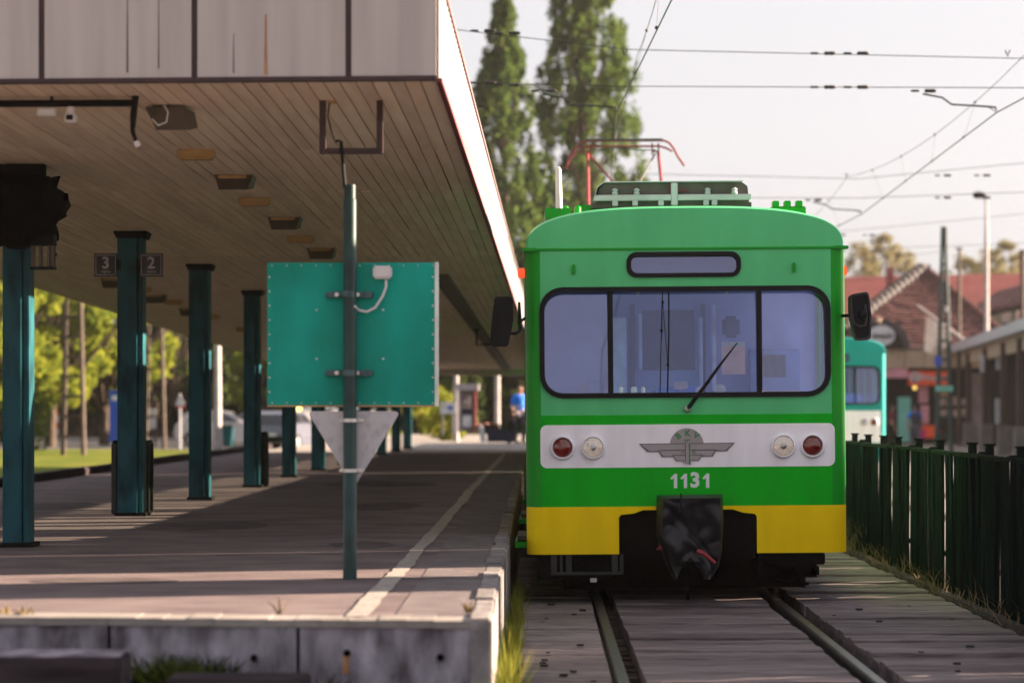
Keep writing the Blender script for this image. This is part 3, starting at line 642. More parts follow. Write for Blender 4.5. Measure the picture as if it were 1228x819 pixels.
# litter bins behind columns
for d, px, w, lab in ((22.25, 159, .165, 'dark slatted litter bin behind the column with number plates'), (30.1, 310, .10, 'dark slatted litter bin behind the fourth column')):
    x = (px-VX)*d/F; t = thing('litter_bin', lab, 'bin', (x, d, PZ)); h = .72
    MB().bbox(-w+.02, w-.02, -.1, .1, .03, h-.06, .01).build('liner', m_dark, t, world=False); me = MB().bbox(-.022, .022, -.012, .012, .01, h-.02, .004).mesh('slat', m_bin)
    n = 4 if w > .12 else 3
    for i in range(n+1):
        o = link('slat', me, t); o.location = (-w+2*w*i/n, -.115, 0)
        o = link('slat', me, t); o.location = (-w+2*w*i/n, .115, 0)
    MB().bbox(-w-.02, w+.02, -.14, .14, h-.03, h+.01, .015).build('rim', m_dark, t, world=False); MB().bbox(-w-.01, w+.01, -.12, .12, 0, .025, .006).build('base', m_dark, t, world=False)
# ------------------------------------------------------------------ the trains
def lx(px): return (px-825)/148.0
def lz(py): return CH-(py-VY)/148.0
ZB, ZY, ZW, ZG = lz(663.5), lz(606.5), lz(497), lz(298)      # skirt bottom, yellow line, pale green line, gutter
def corner_strip(mb, s, z0, z1, m, r=.125, n=8, xo=1.303):
    vs = []
    for i in range(n+1):
        a = R(90*i/n); x = s*(xo-r+r*math.sin(a)); y = r-r*math.cos(a); vs += [(x, y, z0), (x, y, z1)]
    mb.add(vs, [(2*i, 2*i+2, 2*i+3, 2*i+1) for i in range(n)], m)
def build_train(name, label, cat, loc, pal, tilt=0, L=18.6, full=True, group=None):
    t = thing(name, label, cat, loc, (0, R(-tilt), 0), group)
    lo, mid, up, side = pal['skirt'], pal['band'], pal['upper'], pal['side']
    B = lambda mb, n, mt, par=t, sm=False: mb.build(n, mt, par, sm, world=False)
    xf = 1.178
    ws = rrect(lx(651.5), lx(996.5), lz(474.5), lz(345.5), 26/148.)
    iw = rrect(lx(757.5), lx(889), lz(330), lz(304.5), 10/148.)
    b = MB(); b.plate([[(-xf, ZW), (xf, ZW), (xf, ZG), (-xf, ZG)], ws, iw], 0, .04); B(b, 'upper_front', up)
    b = MB(); b.plate([[(-xf, ZY), (xf, ZY), (xf, ZW-.0), (-xf, ZW-.0)]], -.003, .04); B(b, 'lower_front', mid)
    cut = [(lx(743), ZB), (lx(743), lz(620)), (lx(745.5), lz(616.5)), (lx(761), lz(615)), (lx(772), lz(611)), (lx(880), lz(611)), (lx(892), lz(615)), (lx(906), lz(616.5)), (lx(908.5), lz(620)), (lx(908.5), ZB)]
    b = MB(); b.plate([[(-xf, ZY-.001), (-xf, ZB)]+cut+[(xf, ZB), (xf, ZY-.001)]], -.006, .03); B(b, 'front_skirt', lo)
    for s in (-1, 1): b = MB(); corner_strip(b, s, ZB, ZY-.001, 0); corner_strip(b, s, ZY, ZG, 1); B(b, 'corner_panel', [lo, side], sm=True)
    # sides: skirt, wall below windows, pillars, wall above
    wins = []; y = 1.75
    doors = (.75, 4.6, 9.4, 14.2)
    for s in (-1, 1):
        X0, X1 = sorted((s*1.303, s*1.263)); b = MB(); b.box(X0, X1, .125, L, ZB, ZY-.001, 0); b.box(X0, X1, .125, L, ZY, 1.50, 1); b.box(X0, X1, .125, L, 2.60, ZG, 1)
        yy = .125; edges = []
        wy = [.32]+[2.0+1.32*i for i in range(12)]
        for w in wy: b.box(X0, X1, yy, w, 1.50, 2.60, 1); edges.append((w, w+1.12)); yy = w+1.12
        b.box(X0, X1, yy, L, 1.50, 2.60, 1); B(b, 'side_wall', [lo, side])
        for (a, c) in edges:
            fr = B(MB().plate([rrect(a-.02, c+.02, 1.48, 2.62, .06, 3), rrect(a+.02, c-.02, 1.52, 2.58, .05, 3)], min(s*1.309, s*1.28), max(s*1.309, s*1.28), ax='x'), 'side_window', m_black)
            B(MB().box(min(s*1.285, s*1.279), max(s*1.285, s*1.279), a, c, 1.50, 2.60), 'pane', m_sideg, fr)
        for dy in doors[1:] if full else ():
            dr = B(MB().box(min(s*1.312, s*1.304), max(s*1.312, s*1.304), dy-.03, dy+.03, .82, 2.7), 'door_post', m_black)
    if full:
        for dy in doors:
            for s in (-1,):
                st = B(MB().bbox(min(s*1.27, s*1.40), max(s*1.27, s*1.40), dy-.42, dy+.42, lz(655)-.02, lz(648)-.02, .004), 'door_step', mid); B(MB().box(min(s*1.3, s*1.38), max(s*1.3, s*1.38), dy-.4, dy+.4, lz(646)-.02, lz(641)-.02), 'tread', m_ugrey, st)
    B(MB().box(-1.25, 1.25, .05, L-.05, .86, .90), 'floor', m_cabd)
    B(MB().box(-1.26, 1.26, L-.05, L, ZB, ZG), 'rear_wall', side)
    b = MB()
    for i in range(6):
        for s in (-1, 1): b.bbox(s*.85-.35, s*.85+.35, 3.2+i*2.4, 3.3+i*2.4, .9, 1.95, .03); b.bbox(s*.85-.35, s*.85+.35, 2.8+i*2.4, 3.2+i*2.4, 1.25, 1.35, .02)
    B(b, 'seat_row', m_seat)['kind'] = 'stuff'
    # roof with a domed front
    prof = []; n = 40
    for i in range(n+1):
        a = math.pi*i/n; c, s_ = math.cos(a), math.sin(a); e = 2/2.85
        prof.append((1.298*math.copysign(abs(c)**e, c), .353*abs(s_)**e))
    vs = []; ys = [(.012, .93, .985), (.035, .965, .992), (.08, .99, .998), (.16, 1, 1), (L, 1, 1)]
    for yv, sz, sx in ys: vs += [(p[0]*sx, yv, ZG+p[1]*sz) for p in prof]
    k = n+1; fs = [(j*k+i, j*k+i+1, (j+1)*k+i+1, (j+1)*k+i) for j in range(len(ys)-1) for i in range(n)]+[tuple(range(k)), tuple((len(ys)-1)*k+i for i in range(k))]
    b = MB(); b.add(vs, fs); rf = B(b, 'roof', up, sm=True)
    b = MB(); b.bbox(-1.305, 1.305, -.012, .03, ZG-.012, ZG+.008, .004)
    for s in (-1, 1): b.bbox(min(s*1.295, s*1.312), max(s*1.295, s*1.312), -.01, L, ZG-.012, ZG+.008, .004); b.bbox(min(s*1.20, s*1.322), max(s*1.20, s*1.322), -.024, .03, ZG-.016, ZG+.012, .005)
    B(b, 'gutter', side, rf)
    # windscreen
    wi = rrect(lx(655.5), lx(992.5), lz(470.5), lz(349.5), 22/148.); wo = rrect(lx(649.5), lx(998.5), lz(476.5), lz(343.5), 28/148.)
    fr = B(MB().plate([wo, wi], -.022, .03), 'windscreen_frame', m_black)
    for px in (734.5, 913): B(MB().bbox(lx(px)-.021, lx(px)+.021, -.02, .03, lz(471), lz(349), .006), 'mullion', m_black, fr)
    for a, c, g in ((656, 732, m_wind2), (737, 910.5, m_wind), (915.5, 992, m_wind2)):
        r0 = 20/148.
        loop = [(lx(a), lz(471)), (lx(c), lz(471)), (lx(c), lz(349)), (lx(a), lz(349))]
        rr_ = rrect(lx(a-1), lx(c+1), lz(471.5), lz(348.5), 22/148.)
        if a == 656: loop = [p for p in rr_ if p[0] < lx(a)+r0+.02]; loop = [(lx(c), lz(471.5)), (lx(c), lz(348.5))]+loop
        if c == 992: loop = [p for p in rr_ if p[0] > lx(c)-r0-.02]+[(lx(a), lz(348.5)), (lx(a), lz(471.5))]
        me = []; y0 = .006
        b = MB(); b.add([(p[0], y0+(p[1]-lz(471))*.075, p[1]) for p in loop], [tuple(range(len(loop)))]); B(b, 'windscreen_pane', g, fr)
    io = rrect(lx(754.5), lx(891.5), lz(332.5), lz(302), 12/148.); ii = rrect(lx(760), lx(886.5), lz(327.5), lz(307), 8/148.)
    fr = B(MB().plate([io, ii], -.02, .02), 'destination_frame', m_black); b = MB(); b.add([(p[0], .004+(p[1]-lz(331))*.075, p[1]) for p in ii], [tuple(range(len(ii)))]); B(b, 'destination_pane', m_wind2, fr)
    B(MB().box(-.5, .5, .12, .3, lz(332), lz(302)), 'destination_box', m_cabd, fr)
    for px in (691, 955): B(MB().bbox(lx(px)-.014, lx(px)+.014, -.03, 0, lz(328), lz(316), .006), 'lifting_lug', side)
    # lamps
    if pal.get('panel'):
        B(MB().plate([rrect(lx(649.5), lx(1002.5), lz(560), lz(508.5), 8/148.)], -.009, -.002), 'lamp_panel', pal['panel'])
    for px, red in ((676, 1), (712.5, 0), (940.5, 0), (975.5, 1)):
        c = (lx(px), -.004, lz(535.5)); r = 15/148.
        hd = B(MB().lathe(c, [(r, 0), (r*1.02, -.012), (r*.97, -.032), (r*.86, -.042), (r*.80, -.036), (r*.78, -.01), (.001, -.01)], 28), 'tail_lamp' if red else 'headlamp', m_white, sm=True)
        if red: B(MB().lathe((c[0], c[1]-.012, c[2]), [(r*.77, 0), (r*.74, -.012), (r*.55, -.024), (r*.3, -.031), (.001, -.034)], 28), 'lens', m_redlens, hd, True)
        else:
            B(MB().lathe((c[0], c[1]-.012, c[2]), [(r*.77, -.012), (r*.5, -.006), (r*.25, -.0025), (.001, -.002)], 28), 'reflector', m_chrome, hd, True)
            B(MB().lathe((c[0], c[1]-.014, c[2]), [(r*.27, 0), (r*.27, -.02), (r*.15, -.026), (.001, -.027)], 16), 'bulb_cap', m_bolt, hd, True)
            B(MB().lathe((c[0], c[1]-.036, c[2]), [(r*.78, 0), (r*.5, -.008), (.001, -.012)], 24), 'lens', m_clear, hd, True)
            b = MB()
            for i in range(-4, 5): b.box(c[0]+i*r*.15-.0015, c[0]+i*r*.15+.0015, c[1]-.0385, c[1]-.037, c[2]-r*.6, c[2]+r*.6)
    # underframe, bogie, wheels
    b = MB(); b.box(-1.10, 1.10, .25, L-.2, .42, .84); b.box(lx(745), lx(907), .02, .5, .36, lz(611)+.03); b.box(-1.22, lx(742), .05, 1.2, .20, .44); b.box(lx(910), 1.05, .05, 1.2, .22, .44); B(b, 'underframe', m_under)
    for by in (3.2, L-3.2):
        bg_ = B(MB().bbox(-.95, .95, by-1.3, by+1.3, .22, .60, .05), 'bogie', m_under)
        for wy_ in (by-1.0, by+1.0):
            for s in (-1, 1): B(MB().lathe((s*.75, wy_, .42), [(.10, -.08), (.40, -.06), (.44, -.055), (.44, .0), (.41, .01), (.41, .06), (.12, .08)], 28, 'x'), 'wheel', m_ugrey, bg_, True)
    if not full: return t
    B(MB().box(-1.0, 1.0, .6, 2.2, -.02+.10, .40), 'guard_box', m_under)
    b = MB(); b.bbox(lx(660.5), lx(748), -.02, .02, lz(688), lz(684.5), .004)
    for a, c in ((661, 668), (672, 675), (679, 686), (734, 741), (744, 748)): b.bbox(lx(a), lx(c), -.015, .01, lz(685), lz(664), .003)
    B(b, 'step_frame', m_ugrey)
    b = MB(); b.bbox(lx(908), lx(990), .0, .3, lz(678), lz(664), .01); b.bbox(lx(930), lx(984), .05, .3, lz(694), lz(678), .02); b.bbox(lx(955), lx(972), .02, .12, lz(690), lz(668), .008); b.bbox(lx(961), lx(967), .04, .08, lz(706), lz(688), .004); b.bbox(lx(957), lx(971), .04, .08, lz(703), lz(700), .003); b.tube([(lx(930), .1, lz(696)), (lx(950), .08, lz(700)), (lx(962), .06, lz(690))], .012, 6)
    B(b, 'brake_gear', m_under); B(MB().bbox(lx(708), lx(716), -.01, .01, lz(697), lz(692), .004), 'hook', m_bolt)
    # emblem: half disc and stepped wings
    ye = -.0105
    em = B(MB().plate([[(lx(825)+.137*math.cos(R(a)), lz(533.5)+.137*math.sin(R(a))) for a in range(0, 181, 6)]], ye-.004, ye), 'emblem', m_emb)
    def epx(pts): return [(lx(740+x/7.22), lz(490+1.6+y/7.22)) for x, y in pts]
    for pts, y_ in (([(200, 288), (1030, 285), (960, 358), (272, 360)], .005), ([(362, 345), (872, 343), (838, 402), (396, 404)], .007), ([(484, 388), (752, 386), (716, 438), (520, 440)], .009)):
        B(MB().plate([epx(pts)], ye-y_, ye-.001), 'wing', m_embd, em)
        cx_, cy_ = sum(p[0] for p in pts)/4, sum(p[1] for p in pts)/4
        ins = [(cx_+(x-cx_)*.965+(4 if x < cx_ else -4), cy_+(y-cy_)*.80) for x, y in pts]; B(MB().plate([epx(ins)], ye-y_-.002, ye-.001), 'wing_face', m_emb, em)
    B(MB().plate([epx([(596, 290), (645, 290), (648, 472), (578, 455), (582, 440), (598, 442)])], ye-.013, ye), 'shaft', m_emb, em)
    B(MB().plate([epx([(630, 290), (641, 290), (641, 468), (630, 462)])], ye-.015, ye), 'shaft_line', m_embg, em); B(MB().plate([epx([(598, 292), (603, 292), (603, 440), (598, 440)])], ye-.015, ye), 'shaft_line', m_embd, em)
    for ch, x, y_, a in (('B', 541, 226, 32), ('K', 620, 202, 0), ('V', 695, 222, -30)):
        q = epx([(x, y_)])[0]; text('emblem_letter', ch, .066, m_embg, em, (q[0], ye-.006, q[1]), (R(90), R(-a), 0), .001, .0022)
    q = epx([(617, 262)])[0]; text('emblem_letter', 'HÉV', .030, m_embg, em, (q[0], ye-.006, q[1]), ext=.001)
    for ch, x in (('19', 573), ('68', 672)): q = epx([(x, 363)])[0]; text('emblem_letter', ch, .026, m_embg, em, (q[0], ye-.012, q[1]), ext=.001)
    one = [(.0, .080), (.012, .068), (.028, .082), (.028, .0), (.054, .0), (.054, .116), (.034, .116)]
    for px in (804.7, 816.6, 843.2): B(MB().plate([[(lx(px)+.002+p[0]*1.02, lz(585)+p[1]) for p in one]], -.007, -.004), 'fleet_number', m_num)
    text('fleet_number', '3', .163, m_num, t, (lx(834.6), -.005, lz(576.3)), ext=.002, offset=.0062)
    # wiper
    wp = B(MB().tube([(lx(826), -.05, lz(490)), (lx(850), -.075, lz(458.5)), (lx(866), -.07, lz(437))], [.017, .014, .009], 8), 'wiper', m_black, sm=True)
    B(MB().tube([(lx(838), -.055, lz(475)), (lx(862), -.055, lz(442)), (lx(886), -.03, lz(412))], [.012, .011, .005], 8), 'blade', m_black, wp); B(MB().lathe((lx(826), -.0, lz(490)), [(.035, 0), (.032, -.03), (.018, -.06), (.001, -.065)], 14), 'pivot', m_bolt, wp, True)
    # mirrors
    mr = B(MB().plate([roundpoly([(lx(590.5), lz(414.5)), (lx(612), lz(414.5)), (lx(618.5), lz(383)), (lx(618), lz(355.5)), (lx(596.5), lz(355)), (lx(592), lz(390))], .03)], -.16, -.08), 'mirror', m_black)
    B(MB().tube([(lx(614), -.10, lz(398.5)), (lx(621), -.10, lz(399)), (lx(626), -.06, lz(395)), (lx(627), -.03, lz(384)), (lx(632), .05, lz(380))], .012, 8), 'arm', m_black, mr, True); B(MB().bbox(lx(623.5), lx(628.5), -.06, -.02, lz(389), lz(381), .006), 'clamp', m_black, mr); B(MB().tube([(lx(626), -.04, lz(385)), (lx(625.5), -.04, lz(361))], [.018, .010], 8), 'rod', m_black, mr)
    o = roundpoly([(lx(1018.5), lz(356)), (lx(1041.5), lz(352)), (lx(1045), lz(380)), (lx(1044), lz(410)), (lx(1025), lz(411)), (lx(1018.5), lz(380))], .035)
    mr = B(MB().plate([o], -.12, -.06), 'mirror', m_black); cxm, czm = lx(1031.5), lz(382)
    B(MB().plate([o, [(cxm+(p[0]-cxm)*.82, czm+(p[1]-czm)*.9) for p in o]], -.135, -.12), 'mirror_rim', m_ugrey, mr)
    B(MB().tube([(lx(1020), -.14, lz(358)), (lx(1021), -.15, lz(378)), (lx(1023), -.16, lz(390)), (lx(1029), -.165, lz(394)), (lx(1037), -.165, lz(393)), (lx(1038.5), -.16, lz(380)), (lx(1037), -.15, lz(368))], .009, 8), 'arm', m_ugrey, mr, True); B(MB().lathe((lx(1035), -.13, lz(380)), [(.035, 0), (.03, -.04), (.012, -.05)], 12), 'clamp', m_black, mr, True); B(MB().tube([(lx(1010), .1, lz(380)), (lx(1022), -.07, lz(380))], .014, 8), 'stay', m_black, mr)
    for px in (628.5, 1016.5):
        s = -1 if px < 800 else 1; B(MB().bbox(lx(px)-.03, lx(px)+.03, .1, .2, lz(331), lz(319), .01), 'side_marker_lamp', m_marker)
    # cab interior
    cb = B(MB().box(-1.24, 1.24, 1.55, 1.58, .9, 2.85), 'cab_bulkhead', m_cab)
    B(MB().box(lx(784), lx(851), 1.52, 1.55, lz(440), lz(362), 0), 'bulkhead_window', m_cabd, cb); B(MB().box(lx(768), lx(866), 1.535, 1.55, .9, lz(352)), 'bulkhead_door', m_cab, cb)
    for a in (770, 862): B(MB().bbox(lx(a)-.02, lx(a)+.02, 1.50, 1.54, .9, lz(354), .005), 'door_jamb', m_cabd, cb)
    B(MB().bbox(-1.2, 1.2, .15, .62, 1.35, 1.60, .02), 'driver_desk', m_cabd, cb); B(MB().bbox(lx(788), lx(848), .55, .66, 1.3, lz(463), .03), 'seat_back', m_seat, cb)
    B(MB().box(lx(880), lx(909.5), 1.0, 1.01, lz(447), lz(412), 0), 'paper_sheet', m_paper, cb); B(MB().box(lx(880), lx(909.5), .99, 1.0, lz(412), lz(406)), 'paper_sheet', m_paperw, cb)
    B(MB().plate([rrect(lx(810), lx(827), lz(466.5), lz(457), .01, 2)], .03, .033), 'sticker', m_paperw, cb)
    b = MB(); b.plate([[(lx(818.5)+.04*math.cos(R(a)), lz(463)+.028*math.sin(R(a))) for a in range(0, 360, 20)], [(lx(818.5)+.030*math.cos(R(a)), lz(463)+.02*math.sin(R(a))) for a in range(0, 360, 20)]], .026, .029); B(b, 'sticker_ring', m_paper, cb)
    B(MB().lathe((lx(867), .10, lz(467)), [(.001, -.03), (.03, -.02), (.045, 0), (.03, .02), (.001, .03)], 12), 'desk_lamp', m_plast, cb, True); B(MB().bbox(lx(838), lx(844), .1, .2, lz(472), lz(464), .01), 'handle', m_plast, cb); B(MB().bbox(lx(920), lx(965), .2, .5, lz(471), lz(469), .003), 'desk_paper', m_paper, cb)
    for a, c, y0, y1, mt in ((742, 762, 470, 372, m_cabl), (872, 877, 468, 356, m_cabl), (856, 860, 470, 372, m_cabl), (778, 782, 440, 366, m_cabl), (920, 985, 472, 414, m_cab2), (932, 968, 452, 420, m_cabl), (655, 700, 476, 462, m_cab2), (712, 732, 476, 452, m_cab2)): B(MB().bbox(lx(a), lx(c), 1.36, 1.48, lz(y0), lz(y1), .01), 'cab_locker', mt, cb)
    B(MB().box(-1.2, 1.2, .3, 1.5, 2.62, 2.66), 'cab_ceiling', m_cabl, cb); B(MB().bbox(lx(884), lx(906), 1.2, 1.32, lz(400), lz(372), .03), 'cab_fan', m_cabd, cb)
    for a, w_ in ((748, 5), (764, 7), (775, 4), (915, 3)): B(MB().bbox(lx(a-w_/2), lx(a+w_/2), .2, .3, lz(473), lz(463), .008), 'switch_box', m_plast, cb)
    for a in (769, 876): B(MB().lathe((lx(a), .12, lz(350)), [(.014, 0), (.014, .03)], 8), 'blind_hook', m_bolt, cb)
    gy = lambda py: -.006+(lz(py)-lz(471))*.075
    cd = B(MB().tube([(lx(798), gy(350), lz(350)), (lx(797), gy(370), lz(370)), (lx(796.3), gy(396), lz(396)), (lx(793.5), gy(471), lz(471))], .0045, 6), 'wire_reflection', m_black, cb)  # dark tubes on the glass, shaped as the reflection of overhead wires
    B(MB().tube([(lx(805.5), gy(350), lz(350)), (lx(805), gy(400), lz(400)), (lx(802.5), gy(471), lz(471))], .0065, 6), 'wire_reflection', m_black, cb); B(MB().tube([(lx(798), gy(362), lz(362)), (lx(800.5), gy(400), lz(400)), (lx(803.3), gy(437), lz(437))], .003, 6), 'dropper_reflection', m_black, cd)
    for kx, kz in ((798, 362), (796.3, 396), (803.3, 437)): B(MB().lathe((lx(kx), gy(kz), lz(kz)), [(.002, -.014), (.012, -.006), (.012, .006), (.002, .014)], 8, 'z'), 'knot_reflection', m_black, cd)
    # tarpaulin over the coupler
    pl = [(788, 592.5), (787.5, 604), (786, 622), (786, 640), (792, 656), (797, 672), (805, 690.5)]; pr = [(866, 592), (866.5, 604), (867, 622), (866.5, 640), (865, 656), (862, 674), (853, 691)]
    def ip(a, v):
        k = v*(len(a)-1); i = min(int(k), len(a)-2); f = k-i; return a[i][0]*(1-f)+a[i+1][0]*f, a[i][1]*(1-f)+a[i+1][1]*f
    nu, nv = 40, 48; vs = []
    for j in range(nv+1):
        v = j/nv
        for i in range(nu+1):
            u = i/nu; a, c = ip(pl, v), ip(pr, v); x, yv = a[0]*(1-u)+c[0]*u, a[1]*(1-u)+c[1]*u
            if v > .8: yv -= (v-.8)/.2*26*max(0, 1-abs(u-.42)/.33)**.7
            edge = min(1, min(u, 1-u)/.07)**.5; dep = -.10-.28*edge*min(1, v/.04+.2)
            q = u*1.0+v*.55; dep += .055*(1-abs(noise.noise(Vector((u*2.2+v*1.4, v*2.0-u*.8, 7)))*2))*edge*min(1, v*3)+.020*(1-abs(noise.noise(Vector((u*5-v*3, v*4+u*2, 2)))*2))*edge+.030*math.sin(6*q+3*v)*edge*v+.018*math.sin(15*(u-.7*v)+2.4)*edge*v+.035*noise.noise(Vector((u*2.6, v*3.2, 1)))+.012*noise.noise(Vector((u*7, v*7, 4)))
            crease = (u-.35)-1.05*(v-.34); dep += .035*math.exp(-(crease/.06)**2)*edge*min(1, max(0, (v-.15)*4))
            vs.append((lx(x), dep, lz(yv)))
    b = MB(); b.add(vs, [(j*(nu+1)+i, j*(nu+1)+i+1, (j+1)*(nu+1)+i+1, (j+1)*(nu+1)+i) for j in range(nv) for i in range(nu)])
    tp = B(b, 'coupler_cover', m_tarp, sm=True); md = tp.modifiers.new('thickness', 'SOLIDIFY'); md.thickness = .006
    B(MB().box(lx(792), lx(861), -.25, .0, lz(640), lz(596)), 'coupler_head', m_under); B(MB().tube([(lx(814), -.40, lz(589)), (lx(813.5), -.43, lz(604)), (lx(814), -.42, lz(615))], [.006, .012, .01], 6), 'strap', m_black, tp)
    B(MB().plate([[(lx(786), lz(657)), (lx(799), lz(657)), (lx(799), lz(649)), (lx(791), lz(651))]], -.2, -.17), 'coupling_handle', m_redh); B(MB().tube([(lx(832), -.46, lz(657)), (lx(838), -.47, lz(658)), (lx(853), -.46, lz(670.5))], [.022, .018, .011], 8), 'coupling_handle', m_redh, tp, True)
    B(MB().tube([(lx(822), -.28, lz(680)), (lx(823), -.27, lz(700)), (lx(823), -.26, lz(716))], .016, 8), 'hose', m_under)
    B(MB().bbox(-.12, .12, -.25, .4, .25, .62, .04), 'coupler', m_under)
    # roof equipment
    zz = lambda py, d: CH-(py-VY)*d/F
    xx = lambda px, d: (px-VX)*d/F-loc[0]
    d = 20.6; yd = d-loc[1]
    rs = B(MB().plate([[(xx(718, d), zz(243, d)), (xx(722, d), zz(226, d)), (xx(729, d), zz(220, d)), (xx(893, d), zz(219, d)), (xx(900, d), zz(224, d)), (xx(902, d), zz(243, d))]], yd, yd+1.6), 'resistor_bank', m_resist)
    b = MB(); b.bbox(xx(716, d), xx(904, d), yd-.05, yd-.02, zz(241, d), zz(234, d), .006)
    for px in (741, 765, 796, 812, 850, 860): b.bbox(xx(px, d)-.025, xx(px, d)+.025, yd-.05, yd, zz(247, d), zz(241, d), .004)
    b.bbox(xx(812, d)-.03, xx(812, d)+.03, yd-.055, yd-.01, zz(247, d), zz(220, d), .005); B(b, 'support_frame', m_frame, rs)
    b = MB(); b.plate([[(xx(716, d), zz(241, d)), (xx(720, d), zz(225, d)), (xx(728, d), zz(219, d)), (xx(728, d), zz(218.2, d)), (xx(720, d), zz(223.5, d)), (xx(714.5, d), zz(241, d))]], yd-.05, yd+1.6); b.box(xx(728, d), xx(894, d), yd-.04, yd+1.6, zz(219, d), zz(217.8, d)); B(b, 'cover_edge', m_frame, rs)
    for px in (741, 767, 852, 884): B(MB().lathe((xx(px, d), yd-.03, zz(234, d)), [(.022, 0), (.03, .015), (.02, .03), (.03, .045), (.012, .06)], 10, 'z'), 'insulator', m_frame, rs, True)
    b = MB(); b.box(xx(806, d), xx(809, d), yd-.03, yd-.02, zz(234, d), zz(221, d)); b.box(xx(815, d), xx(829, d), yd-.035, yd-.02, zz(230, d), zz(228, d)); B(b, 'warning_tape', m_redtrim, rs)
    B(MB().box(xx(712, d), xx(905, d), yd+.02, yd+1.5, zz(249, d), zz(243, d)), 'roof_board', m_resist)
    vb = B(MB().bbox(xx(657, 20), xx(688, 20), 20-loc[1], 21-loc[1], zz(262, 20), zz(248, 20), .01), 'vent_box', side)
    for px in (682, 697): B(MB().lathe((xx(px, 20), 20.2-loc[1], zz(249, 20)), [(.03, -.02), (.03, .025), (.022, .035)], 12, 'z'), 'vent_cap', side, vb)
    B(MB().bbox(xx(696, 20.8), xx(770, 20.8), 20.7-loc[1], 21.5-loc[1], zz(258, 20.8), zz(246, 20.8), .01), 'cable_box', side)
    d = 20.5; vb = B(MB().bbox(xx(928, d), xx(970, d), d-loc[1], d+.8-loc[1], zz(262, d), zz(248.5, d), .01), 'vent_box', side)
    for px in (934, 948, 962): B(MB().bbox(xx(px, d)-.03, xx(px, d)+.03, d-.01-loc[1], d+.1-loc[1], zz(249, d), zz(242, d), .006), 'vent_cap', side, vb)
    d = 20.0; B(MB().tube([(xx(674, d), d-loc[1], zz(249, d)), (xx(673.5, d), d-loc[1], zz(203, d)), (xx(673.5, d), d-loc[1], zz(199.5, d))], [.031, .026, .012], 14), 'whip_pole', m_pole, sm=True)
    # pantograph
    d = 33.0; yd = d-loc[1]; q = lambda px, py, o=0: (xx(px, d), yd+o, zz(py, d))
    pn = B(MB().tube([q(682, 202), q(686, 190), q(693, 177), q(700, 171), q(709, 169), q(790, 169), q(800, 169.3), q(806, 172), (q(811, 178)), q(816, 188), q(824, 200)], .017, 8), 'pantograph', m_panto, sm=True)
    B(MB().tube([q(686, 188, .25), q(699, 176, .25), q(707, 173.5, .25), q(795, 173.5, .25), q(804, 176, .25), q(811, 180, .25)], .016, 8), 'collector_tube', m_panto, pn, True)
    B(MB().bbox(xx(706, d), xx(798, d), yd-.04, yd+.04, zz(169, d), zz(167, d), .005), 'contact_strip', m_pdark, pn)
    B(MB().tube([q(711, 179, .1), q(732, 179.5, .1), q(742, 176.5, .1), q(748, 176, .1), q(756, 177, .1), q(766, 179.5, .1), q(790, 179.5, .1)], .009, 6), 'spring_bar', m_pdark, pn, True)
    for a in ((707.5, 'l'), (789.5, 'r')):
        B(MB().bbox(xx(a[0]-4.5, d), xx(a[0]-3, d), yd-.02, yd+.1, zz(186, d), zz(172, d), .004).bbox(xx(a[0]+3, d), xx(a[0]+4.5, d), yd-.02, yd+.1, zz(186, d), zz(172, d), .004).bbox(xx(a[0]-4, d), xx(a[0]+4, d), yd, yd+.08, zz(182.5, d), zz(181, d), .003), 'yoke', m_panto, pn)
    zr = ZG+.3
    B(MB().tube([q(708, 184), (xx(707.5, d)-.02, yd-1.5, 4.05), (xx(707, 30)+.02, yd-1.3, zr)], .024, 8), 'arm', m_panto, pn); B(MB().tube([q(793, 184), (xx(795, d), yd-1.5, 4.05), (xx(800, d), yd-1.3, zr)], .024, 8), 'arm', m_panto, pn)
    B(MB().tube([q(709, 184), (xx(757, d), yd-.6, 4.55), (xx(790, d), yd-1.4, 4.0)], .016, 8), 'arm', m_panto, pn); B(MB().tube([q(789, 185), (xx(755, d), yd-.6, 4.55), (xx(715, d), yd-1.4, 4.0)], .013, 8), 'arm', m_pdark, pn)
    B(MB().bbox(-.6, .6, yd-2.2, yd-.9, ZG+.33, ZG+.46, .02), 'base_frame', m_panto, pn)
    return t
m_marker = emis('marker_glow', (.9, .10, .03), .09)
GR = dict(skirt=m_yellow, band=m_dgreen, upper=m_lgreen, side=m_sgreen, panel=m_white)
TE = dict(skirt=m_teal, band=m_white, upper=m_teal, side=m_teal)
TX, TY = lx(0)*0+(825-VX)/148., F/148.
build_train('commuter_train', 'green and yellow commuter train numbered 1131 standing at the platform', 'train', (TX, TY, 0), GR, .45)
build_train('train_carriage', 'green carriage coupled behind the front train car', 'train', (TX, TY+19.3, 0), GR, 0, full=False)
build_train('parked_train', 'teal and white train on the second track beyond the fence', 'train', (6.72, 52, 0), TE, 0, full=False)
